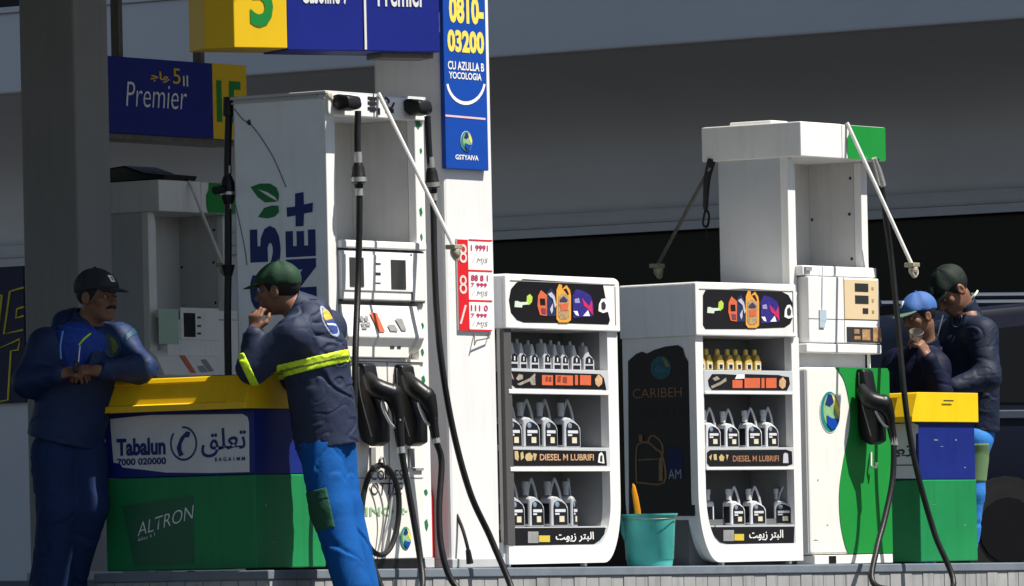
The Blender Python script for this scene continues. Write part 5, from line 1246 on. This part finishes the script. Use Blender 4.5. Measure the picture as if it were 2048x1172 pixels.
def folds(vol, amp, seed, sc=(8, 8, 11), tilt=.5):
    """soft drape plus narrow creases"""
    X, Y, Z = vol.grid(); X, Y, Z = np.broadcast_arrays(X, Y, Z)
    lo = vnoise(X*6, Y*6, Z*6, seed+2)
    d = lo*amp*.9
    for k, (q, t) in enumerate(((1., tilt), (1.7, -tilt))):
        a = vnoise(X*sc[0]*q+Z*t*5+lo*2, Y*sc[1]*q-Z*t*4, Z*sc[2]*q+X*t*5, seed+k)
        m = np.clip(vnoise(X*4+3*k, Y*4, Z*4, seed+7+k)*3+.55, 0, 1)
        d = d+amp*.85*m*np.exp(-(a/.055)**2)/q-amp*.5*m*np.exp(-((a-.13)/.06)**2)/q
    vol.D += d.astype(np.float32)
def patch(vol, mask, th, name, m, parent, base):
    """a thin piece of cloth that follows the garment inside a region (mask<0)"""
    D = np.maximum(vol.D-th, mask.astype(np.float32)); D = np.maximum(D, -(vol.D+th*2.5))
    V, F = vol.mesh(D)
    return vmesh(name, V, F, m, parent, base) if len(V) else None
def lin(vol, p, n):
    X, Y, Z = vol.grid(); return (X-p[0])*n[0]+(Y-p[1])*n[1]+(Z-p[2])*n[2]
SKIN = mat('tan_skin', (.20, .10, .062), .5, var=.12, scale=14, bump=.05, bscale=80)
HAIR = mat('black_hair', (.012, .010, .009), .6, var=.3, scale=60, bump=.4, bscale=120)
JNAVY = mat('navy_jacket_cloth', (.022, .031, .064), .62, var=.2, scale=5, bump=.55, bscale=14, spec=.2)
JBLUE = mat('shiny_blue_jacket', (.008, .024, .085), .58, var=.25, scale=5, bump=.5, bscale=14)
TROU = mat('blue_work_cloth', (.007, .078, .285), .8, var=.18, scale=6, bump=.5, bscale=14, spec=.08)
SHIRT = mat('royal_blue_shirt', (.012, .05, .30), .6, var=.15, bump=.2)
CAPG = mat('dark_green_cap_cloth', (.012, .045, .022), .7, var=.2, scale=9, bump=.2, bscale=90)
CAPD = mat('blackish_green_cap_cloth', (.006, .016, .011), .75, var=.2, scale=9, bump=.2, bscale=90)
CAPN = mat('charcoal_cap_cloth', (.022, .028, .034), .7, var=.2, bump=.2, bscale=90)
CAPB = mat('blue_cap_cloth', (.05, .13, .36), .7, var=.1, bump=.2, bscale=90)
VISG = mat('grey_green_visor_cloth', (.10, .17, .13), .7, var=.1)
HIVIS = mat('fluorescent_stripe', (.62, .85, .03), .5, var=.08, scale=20)
HIVIS2 = mat('worn_stripe', (.20, .28, .05), .6, var=.4, scale=40)
SHOE = mat('black_shoe_leather', (.015, .014, .013), .45, var=.2)
POCK = mat('green_pocket_cloth', (.018, .085, .045), .8, var=.2, bump=.2)
def cap_(o, R, parent, base, cm, vm, logo=None, s=1., tilt=0., flap=.0):
    L = lambda x, y, z: o+R@(np.array([x, y, z])*s)
    X = ('e', L(0, -.012, .045), (.086*s, .107*s, .092*s), R)
    v = Vol([(X, .01), (('e', L(0, .05, .045), (.07*s, .055*s, .05*s), R), .03)], .006)
    v.D = np.maximum(v.D, (-lin(v, L(0, 0, .030), R[:, 2]-R[:, 1]*.10)).astype(np.float32)*.9)
    v.D += (.0020*np.cos(6*np.arctan2(lin(v, L(0, -.012, 0), R[:, 0]), lin(v, L(0, -.012, 0), R[:, 1])))).astype(np.float32)
    V, F = v.mesh(); c = vmesh('cap', V, F, cm, parent, base)
    bw = ('e', L(0, .098+flap*.5, .036), (.078*s, (.105+flap*.5)*s, .020*s), R)
    b = Vol([(bw, .01)], .005)
    zz = lin(b, L(0, .10, .036), R[:, 2]); yy = lin(b, L(0, .1, 0), R[:, 1]); xx = lin(b, L(0, 0, 0), R[:, 0])
    sh = np.abs(zz+yy*(.28+tilt)+xx*xx*2.2-.004)-.0055
    b.D = np.maximum(np.maximum(b.D, sh.astype(np.float32)), (-lin(b, L(0, .055, 0), R[:, 1])).astype(np.float32))
    V, F = b.mesh(); vmesh('visor', V, F, vm, c, base)
    mb = MB(); bt = L(0, -.012, .139); mb.ell(tuple(bt-base), (.008, .008, .005)); mb.build('button', cm, c, True)
    if logo:
        q = np.maximum(np.abs(lin(v, L(logo[0], 0, 0), R[:, 0]))-.016, np.abs(lin(v, L(0, 0, logo[1]), R[:, 2]))-.019)
        q = np.maximum(q, -lin(v, L(0, .03, 0), R[:, 1])); patch(v, q, .003, 'cap_badge', logo[2], c, base)
        q = np.maximum(q+.009, -lin(v, L(0, .03, 0), R[:, 1])); patch(v, q, .005, 'badge_centre', cm, c, base)
    return c
def shoe(name, ankle, fwd, parent, base):
    f = nrm(np.array([fwd[0], fwd[1], 0])); g = ankle.copy(); g[2] = 0
    v = Vol([(('c', g+np.array([0, 0, .045])-f*.05, g+np.array([0, 0, .04])+f*.05, .04, .038), .02), (('c', g+np.array([0, 0, .035])+f*.05, g+np.array([0, 0, .03])+f*.15, .040, .030), .03), (('c', g+np.array([0, 0, .05])-f*.03, g+np.array([0, 0, .12])-f*.02, .042, .042), .02)], .008)
    v.D = np.maximum(v.D, (-lin(v, np.array([0, 0, .004]), np.array([0, 0, 1.]))).astype(np.float32))
    V, F = v.mesh(); return vmesh(name, V, F, SHOE, parent, base)
def K(a, b, ra, rb, k=.03): return (('c', a, b, ra, rb), k)

def person(label, g, jm, parts):
    """g: joints and options; builds body, jacket, trousers, cap, hair, shoes"""
    base = g['base']
    f, up = g['f'], np.array([0, 0, 1.])
    sd = nrm(np.cross(np.array([f[0], f[1], 0]), up))      # towards the person's right
    pel, che, nk = g['pelvis'], g['chest'], g['neck']
    R = basis(g['hf'], nrm(up+g.get('htilt', np.zeros(3)))); hp, L = head_prims(g['head'], R, g.get('hs', 1.))
    P = list(hp)
    P += [K(L(0, -.025, -.06), nk, .056, .062, .03), K(nk, che+sd*0, .07, .12, .05), (('t', che, pel, (.15, .10), (.14, .10), sd), .06)]
    for q in ('R', 'L'):
        s_, e_, w_ = g['sh'+q], g['el'+q], g['wr'+q]
        P += [K(nk, s_, .06, .055, .04), K(s_, e_, .045, .034), K(e_, w_, .034, .024)]
        h, k_, a_ = g['hip'+q], g['kn'+q], g['an'+q]
        P += [K(pel, h, .10, .09, .05), K(h, k_, .078, .055), K(k_, a_, .055, .036)]
        if ('hand'+q) in g: P += hand_prims(w_, *g['hand'+q])
    v = Vol(P, .0065); V, F = v.mesh()
    body = vmesh('person', V, F, SKIN, None, base); body.location = base; tag(body, label, 'person')
    z0 = np.zeros(3)
    # hair: shell under the cap, down to the nape
    hv = Vol([(('e', L(0, -.020, .030), tuple(q*g.get('hs', 1.) for q in (.081, .097, .088)), R), .01)], .006)
    cut = np.maximum(lin(hv, L(0, .045, .02), R[:, 1]*.8-R[:, 2]*.55), -lin(hv, L(0, -.05, -.055), R[:, 2]))
    hv.D = np.maximum(hv.D, cut.astype(np.float32)); V, F = hv.mesh(); vmesh('hair', V, F, HAIR, body, base)
    for sx in (-1, 1):
        mb = MB(); c = L(sx*.033, .083, .001)-base; mb.ell(tuple(c), (.011, .011, .009)); ey = mb.build('eye', mat('eye_white', (.26, .235, .21), .35), body, True)
        mb = MB(); c = L(sx*.032, .092, .001)-base; mb.ell(tuple(c), (.0052, .0052, .0052)); mb.build('iris', mat('dark_iris', (.02, .012, .008), .2), ey, True)
        mb = MB(); mb.tube([L(sx*.016, .096, .020)-base, L(sx*.034, .093, .027)-base, L(sx*.050, .080, .022)-base], [.0035, .005, .003], 6, 3); mb.build('eyebrow', HAIR, body, True)
    # jacket
    jr = g.get('jr', 1.); hem = g['hem']
    tw, td = g.get('torso', (.185, .135)); hw, hd = g.get('hips', (.185, .14))
    Q = [(('t', che+(nk-che)*.15, hem, (tw, td), (hw, hd), sd), .05), K(nk+(che-nk)*.10, che, .095, .13, .05)]
    for q in ('R', 'L'):
        s_, e_, w_ = g['sh'+q], g['el'+q], g['wr'+q]
        Q += [K(nk+(che-nk)*.18, s_, .075, .078, .05), K(s_, e_, .080*jr, .068*jr, .055), K(e_, w_-nrm(w_-e_)*.015, .066*jr, .046*jr, .035)]
    Q += [(pp, kk) for pp, kk in g.get('jx', [])]
    jv = Vol(Q, .006)
    X_, Y_, Z_ = jv.grid()
    folds(jv, g.get('fold', .011), g['seed'])
    jv.D = np.maximum(jv.D, (-(lin(jv, hem, nrm(che-hem)))).astype(np.float32))
    if 'open' in g:      # front left open, showing the shirt
        a_, b_, wd = g['open']; ax = nrm(b_-a_); fw = nrm(f)
        m_ = np.abs(lin(jv, a_, np.cross(ax, fw)))-wd*(np.clip(lin(jv, a_, ax)/np.linalg.norm(b_-a_), 0, 1)*.75+.25)
        m_ = np.maximum(m_, -lin(jv, che, fw)-.02); m_ = np.maximum(m_, -lin(jv, a_, ax))
        J0 = jv.D.copy(); jv.D = np.maximum(jv.D, (-m_).astype(np.float32))
    V, F = jv.mesh(); jk = vmesh('jacket', V, F, jm, body, base)
    # collar
    ca = nrm(L(0, -.035, -.05)-nk); ch = g.get('collar', .075)
    cv_ = Vol([(('c', nk-ca*.05, nk+ca*ch, .105, .074), .02)], .0055)
    cv_.D = np.maximum(cv_.D, -(cv_.D+.013)); cv_.D = np.maximum(cv_.D, lin(cv_, nk+ca*ch, nrm(ca+nrm(f)*.25)).astype(np.float32))
    fw_ = nrm(g['hf']-ca*np.dot(g['hf'], ca)); xw = np.cross(ca, fw_)
    vv = np.abs(lin(cv_, nk, xw))-.004-np.clip(lin(cv_, nk-ca*.02, ca), 0, 1)*.55
    cv_.D = np.maximum(cv_.D, -np.maximum(vv, -lin(cv_, nk, fw_)).astype(np.float32))
    V, F = cv_.mesh(); vmesh('collar', V, F, jm, jk, base)
    # trousers
    T = [(('t', pel+np.array([0, 0, .10]), pel-np.array([0, 0, .04]), (.132, .105), (.138, .11), sd), .04)]
    for q in ('R', 'L'):
        h, k_, a_ = g['hip'+q], g['kn'+q], g['an'+q]
        tr = g.get('tr', (.108, .098, .088))
        T += [K(pel-np.array([0, 0, .02]), h, .098, .095, .05), K(h, k_, tr[0], tr[1], .025), K(k_, a_+np.array([0, 0, .02]), tr[1], tr[2], .025)]
        if g.get('bunch'): T += [K(a_+np.array([0, 0, .07]), a_+np.array([0, 0, .01]), .105, .11, .03)]
    tv = Vol(T, .0065); folds(tv, .008, g['seed']+5, (8, 8, 4), .5)
    V, F = tv.mesh(); tr_ = vmesh('trousers', V, F, g.get('tm', TROU), body, base)
    for q in ('R', 'L'): shoe('shoe', g['an'+q], g.get('toe', f), body, base)
    return dict(body=body, jv=jv, jk=jk, tv=tv, tr=tr_, R=R, L=L, base=base, sd=sd, v=v, J0=locals().get('J0'))
def disc(vol, c, n, up, ru, rv):
    n = nrm(n); u = nrm(np.cross(up, n)); w_ = np.cross(n, u)
    a, b = lin(vol, c, u), lin(vol, c, w_)
    return np.maximum((np.sqrt((a/ru)**2+(b/rv)**2)-1)*min(ru, rv), -lin(vol, c-n*.10, n)), a, b

# ---- man leaning on the shaded counter, back to the road
fA = vec(-.81, .59)
g = dict(base=J(706, 1172, 34.35)*np.array([1, 1, 0]), f=fA, hf=vec(-.93, .30, -.06), htilt=vec(-.14, .0), head=J(556, 580, 34.45), hs=1.0, neck=J(606, 622, 34.48), chest=J(633, 724, 34.48), pelvis=J(652, 880, 34.50),
         shL=J(588, 672, 34.32), elL=J(506, 736, 34.36), wrL=J(508, 666, 34.36), shR=J(654, 658, 34.66), elR=J(580, 752, 34.72), wrR=J(492, 752, 34.66),
         hipL=J(640, 896, 34.44), knL=J(662, 1020, 34.38), anL=J(706, 1184, 34.30), hipR=J(668, 890, 34.56), knR=J(684, 1012, 34.5), anR=J(722, 1186, 34.46),
         handL=(vec(.10, .05, 1), vec(-.5, -.8, 0), 1, 1.0), handR=(vec(-1, .25, -.1), vec(0, 0, 1), -1, .4),
         hem=J(655, 892, 34.50), torso=(.19, .15), hips=(.178, .148), jr=1.15, seed=3, fold=.009, collar=.07, jx=[K(J(622, 640, 34.42), J(652, 696, 34.44), .085, .10, .05)], tr=(.108, .100, .092))
r = person('person in navy jacket with yellow reflective stripe, leaning on the shaded counter', g, JNAVY, None)
jv, base, jk = r['jv'], r['base'], r['jk']
zst = J(620, 729, 34.4)
ns = nrm(vec(-.22, 0, 1))
band = np.abs(lin(jv, zst, ns))-.031
side = np.maximum(band, -lin(jv, J(553, 735, 34.3), vec(1, .1, 0)))
st = patch(jv, side, .004, 'reflective_stripe', HIVIS, jk, base)
patch(jv, np.maximum(np.abs(lin(jv, zst, ns)+.002)-.007, -lin(jv, J(560, 735, 34.3), vec(1, .1, 0))), .006, 'worn_line', HIVIS2, st, base)
sb = np.maximum(np.abs(lin(jv, J(492, 733, 34.3), nrm(vec(1, 0, .45))))-.020, lin(jv, J(520, 735, 34.3), vec(1, 0, 0)))
sb = np.maximum(sb, lin(jv, J(490, 705, 34.3), vec(0, 0, 1))); patch(jv, sb, .004, 'cuff_stripe', HIVIS, jk, base)
c = J(656, 644, 34.4); nn = vec(.45, -.85, .15); upv = nrm(vec(-.35, 0, 1))
q, a, b = disc(jv, c, nn, upv, .048, .088); e0 = patch(jv, q, .0035, 'back_emblem', mat('emblem_silver', (.30, .34, .45), .5), jk, base)
q, a, b = disc(jv, c, nn, upv, .038, .074); patch(jv, q, .0055, 'emblem_field', mat('emblem_blue', (.02, .05, .20), .5), e0, base)
q2 = np.maximum(q+.002, -(b-.005)); patch(jv, q2, .0075, 'emblem_sun', mat('emblem_amber', (.65, .40, .06), .5), e0, base)
q3 = np.maximum(np.abs(b+.020+.3*a)-.008, q+.006); patch(jv, q3, .0085, 'emblem_wave', WPRINT, e0, base)
tv = r['tv']; pc = J(636, 1022, 34.3)
pk = np.maximum(np.maximum(np.abs(lin(tv, pc, nrm(vec(1, 0, .22))))-.066, np.abs(lin(tv, pc, nrm(vec(-.22, 0, 1))))-.098), lin(tv, J(640, 1000, 34.40), vec(0, 1, 0)))
p_ = patch(tv, pk, .003, 'cargo_pocket', POCK, r['tr'], base)
pc2 = J(628, 992, 34.3); pk2 = np.maximum(np.maximum(np.abs(lin(tv, pc2, nrm(vec(1, 0, .22))))-.069, np.abs(lin(tv, pc2, nrm(vec(-.22, 0, 1))))-.028), lin(tv, J(640, 1000, 34.40), vec(0, 1, 0)))
patch(tv, pk2, .0055, 'pocket_flap', POCK, p_, base)
cap_(g['head'], r['R'], r['body'], base, CAPG, CAPG, None, 1.04, .05, .03)

# ---- man in the blue jacket at the left, elbow on the counter, holding a dark phone
fB = vec(.50, -.86)
g = dict(base=J(112, 1172, 34.95)*np.array([1, 1, 0]), f=fB, hf=vec(.80, -.60, -.02), head=J(194, 594, 34.93), hs=1.02, neck=J(168, 662, 34.98), chest=J(160, 752, 34.97), pelvis=J(138, 890, 35.0),
         shR=J(92, 692, 34.90), elR=J(56, 764, 34.86), wrR=J(118, 748, 34.70), shL=J(238, 682, 35.04), elL=J(284, 738, 34.88), wrL=J(196, 742, 34.70),
         hipR=J(106, 905, 34.95), knR=J(116, 1020, 34.9), anR=J(104, 1180, 34.95), hipL=J(170, 905, 35.03), knL=J(174, 1010, 34.95), anL=J(130, 1176, 35.05),
         handR=(vec(1, -.1, .12), vec(-.1, -.6, .9), -1, .75), handL=(vec(-1, -.1, .08), vec(.1, -.6, .9), 1, .8),
         hem=J(130, 884, 35.0), torso=(.205, .155), hips=(.198, .158), jr=1.08, seed=11, fold=.006, collar=.085, jx=[K(J(128, 646, 35.02), J(196, 660, 35.08), .062, .058, .04), K(J(150, 640, 35.06), J(120, 668, 34.98), .06, .05, .04)], tr=(.115, .108, .10), bunch=True, open=(J(152, 768, 34.8), J(164, 668, 34.8), .095),
         tm=mat('dark_blue_work_cloth', (.006, .022, .085), .8, var=.15, scale=6, bump=.2, bscale=30))
r = person('person in blue jacket and dark cap at far left, phone in both hands', g, JBLUE, None)
base, jv, jk = r['base'], r['jv'], r['jk']
sv = Vol([(('t', J(164, 690, 34.97), J(140, 872, 35.0), (.17, .125), (.17, .13), r['sd']), .03), K(J(168, 668, 34.98), J(164, 700, 34.97), .085, .12, .04)], .008); folds(sv, .008, 23)
V, F = sv.mesh(); sh_ = vmesh('shirt', V, F, SHIRT, r['body'], base)
for px, nm, m, rr in ((205, 'sun_streak', mat('sun_streak_blue', (.16, .34, .75), .4), .004),):  # sunlit streak on the jacket, painted as a pale blue tube
    mb = MB(); mb.tube([J(122, 718, 34.72)-base, J(121, 690, 34.74)-base, J(126, 662, 34.78)-base], rr, 6, 3); mb.build(nm, m, jk, True)
mb = MB(); mb.tube([J(158, 690, 34.72)-base, J(168, 678, 34.71)-base, J(181, 667, 34.74)-base], .0045, 6, 3); ly = mb.build('lanyard', HIVIS, r['body'], True)
mb = MB(); mb.tube([J(160, 692, 34.72)-base, J(158, 712, 34.70)-base, J(157, 724, 34.69)-base], .003, 6, 3); mb.build('lanyard_end', WPRINT, ly, True)
L = r['L']
mb = MB(); mb.tube([L(-.034, .088, -.058)-base, L(-.015, .101, -.050)-base, L(0, .103, -.048)-base, L(.015, .101, -.050)-base, L(.034, .088, -.058)-base], [.004, .008, .008, .008, .004], 8, 4); mb.build('moustache', HAIR, r['body'], True)
c = J(224, 690, 34.9); q, a, b = disc(jv, c, vec(.4, -.9, .1), nrm(vec(-.1, 0, 1)), .042, .068)
e0 = patch(jv, q, .004, 'chest_emblem', mat('emblem_teal', (.012, .05, .075), .5), jk, base); patch(jv, np.maximum(q+.012, -a+.0), .006, 'emblem_leaf', mat('emblem_olive', (.12, .14, .03), .5), e0, base)
sleeve = np.maximum(np.abs(lin(jv, J(262, 668, 35), nrm(vec(.6, 0, -.8))))-.018, -lin(jv, J(250, 668, 35), vec(1, 0, 0))); patch(jv, sleeve, .003, 'sleeve_band', mat('teal_sleeve_band', (.01, .05, .09), .5), jk, base)
cap_(g['head'], r['R'], r['body'], base, CAPN, CAPN, (-.0, .085, WPRINT), 1.06, .0, .03)
ph = J(152, 732, 34.66)
t = thing('phone', 'small black phone held in both hands by the man in the blue jacket', 'phone', tuple(ph))
mb = MB(); mb.box(-.012, .012, -.07, .045, -.006, .006, .003); o = mb.build('phone_body', BLACKP, t)
t.rotation_euler = (.5, .25, -.8)
mb = MB(); mb.box(-.0095, .0095, -.063, .038, .0062, .0072); mb.build('phone_screen', SCREEN, t)

# ---- man in dark green cap behind the right counter, head bent down
fC = vec(-.80, -.60)
g = dict(base=J(1938, 1120, 40.9)*np.array([1, 1, 0]), f=fC, hf=vec(-.72, -.42, -.72), htilt=vec(-.62, -.35), head=J(1902, 580, 40.80), hs=1.12, neck=J(1932, 632, 40.88), chest=J(1932, 714, 40.9), pelvis=J(1945, 860, 40.9),
         shL=J(1962, 668, 40.70), elL=J(1974, 754, 40.60), wrL=J(1904, 776, 40.50), shR=J(1880, 676, 41.06), elR=J(1872, 740, 40.98), wrR=J(1856, 690, 40.75),
         hipL=J(1950, 880, 40.8), knL=J(1944, 985, 40.8), anL=J(1934, 1108, 40.85), hipR=J(1930, 880, 41.0), knR=J(1930, 985, 41.0), anR=J(1925, 1108, 41.0),
         handL=(vec(-1, -.1, .0), vec(.0, -.5, .9), 1, .6), hem=J(1942, 866, 40.9), torso=(.225, .165), hips=(.19, .15), jr=1.2, seed=31, fold=.0045, collar=.09, tr=(.090, .074, .060), tm=mat('sky_blue_work_cloth', (.03, .19, .55), .75, var=.12, bump=.2))
g['base'][2] = 0
r = person('person in dark green cap and navy jacket, head bowed, behind the sunlit counter', g, mat('shaded_navy_jacket_cloth', (.011, .017, .038), .62, var=.2, scale=5, bump=.55, bscale=14, spec=.2), None)  # darker copy of the navy cloth, shade put into its colour
base, jv, jk = r['base'], r['jv'], r['jk']
cap_(g['head'], r['R'], r['body'], base, CAPD, CAPD, (-.0, .075, mat('dim_badge', (.10, .14, .13), .6)), 1.10, .05)
c = J(1914, 640, 40.8); q, a, b = disc(jv, c, vec(-.2, -.95, .1), np.array([0, 0, 1.]), .036, .05); q = np.maximum(q, -(q+.008)); patch(jv, q, .004, 'chest_emblem', mat('dim_ring', (.06, .08, .12), .6), jk, base)
mb = MB(); mb.tube([J(1955, 582, 40.76)-base, J(1950, 590, 40.72)-base, J(1943, 596, 40.72)-base], .007, 6, 3); mb.build('collar_edge', mat('cream_collar', (.60, .66, .50), .6), jk, True)
mb = MB(); mb.tube([J(1886, 630, 40.70)-base, J(1878, 660, 40.68)-base, J(1870, 690, 40.68)-base], .005, 6, 3); mb.build('zip', mat('dim_zip', (.12, .14, .16), .5), jk, True)
tv = r['tv']; pc = J(1963, 925, 40.7); pk = np.maximum(np.abs(lin(tv, pc, vec(1, 0, 0)))-.05, np.abs(lin(tv, pc, np.array([0, 0, 1.])))-.11); pk = np.maximum(pk, lin(tv, J(1960, 925, 40.84), vec(0, 1, 0)))
patch(tv, pk, .005, 'cargo_pocket', mat('olive_pocket_cloth', (.13, .22, .10), .8, var=.2), r['tr'], base)

# ---- man in the blue cap in front of him, eating from a clear cup
fD = vec(-.70, -.71)
g = dict(base=J(1822, 1172, 40.45)*np.array([1, 1, 0]), f=fD, hf=vec(-.82, -.52, -.22), htilt=vec(-.25, -.15), head=J(1838, 632, 40.4), hs=.98, neck=J(1850, 700, 40.48), chest=J(1832, 766, 40.5), pelvis=J(1830, 900, 40.5),
         shL=J(1868, 735, 40.36), elL=J(1880, 790, 40.28), wrL=J(1856, 716, 40.20), shR=J(1796, 728, 40.66), elR=J(1774, 790, 40.55), wrR=J(1812, 778, 40.4),
         hipL=J(1840, 915, 40.45), knL=J(1845, 1030, 40.4), anL=J(1840, 1150, 40.45), hipR=J(1812, 915, 40.6), knR=J(1812, 1030, 40.6), anR=J(1808, 1150, 40.6),
         handL=(vec(-.45, -.05, .95), vec(.75, -.6, .35), 1, 1.0, 1.08), handR=(vec(1, -.1, -.1), vec(0, -.3, .9), -1, .6), hem=J(1830, 905, 40.5), torso=(.20, .15), hips=(.19, .15), jr=1.1, seed=41, fold=.006,
         tm=MATS['dark_blue_work_cloth'])
r = person('person in blue cap with grey green visor, clear cup at the mouth', g, mat('shadowed_navy_jacket', (.004, .007, .024), .65, var=.2, bump=.5, bscale=14, spec=.15), None)  # jacket colour lowered to paint in the shadow on this man
base = r['base']
cap_(g['head'], r['R'], r['body'], base, CAPB, VISG, (.02, .085, WPRINT), 1.02, .0)
cq = J(1832, 676, 40.22)
t = thing('plastic_cup', 'crumpled clear plastic cup held at the mouth of the man in the blue cap', 'cup', tuple(cq))
mb = MB(); mb.lathe([(.026, -.05), (.03, -.045), (.040, .035), (.043, .04), (.040, .045), (.036, .035), (.026, -.04)], (0, 0, 0), 16); mb.build('cup_wall', mat('clear_plastic', (.36, .34, .31), .2, alpha=.5, var=.3, scale=30, bump=.6, bscale=40), t, True)
t.rotation_euler = (.35, -.45, 0)
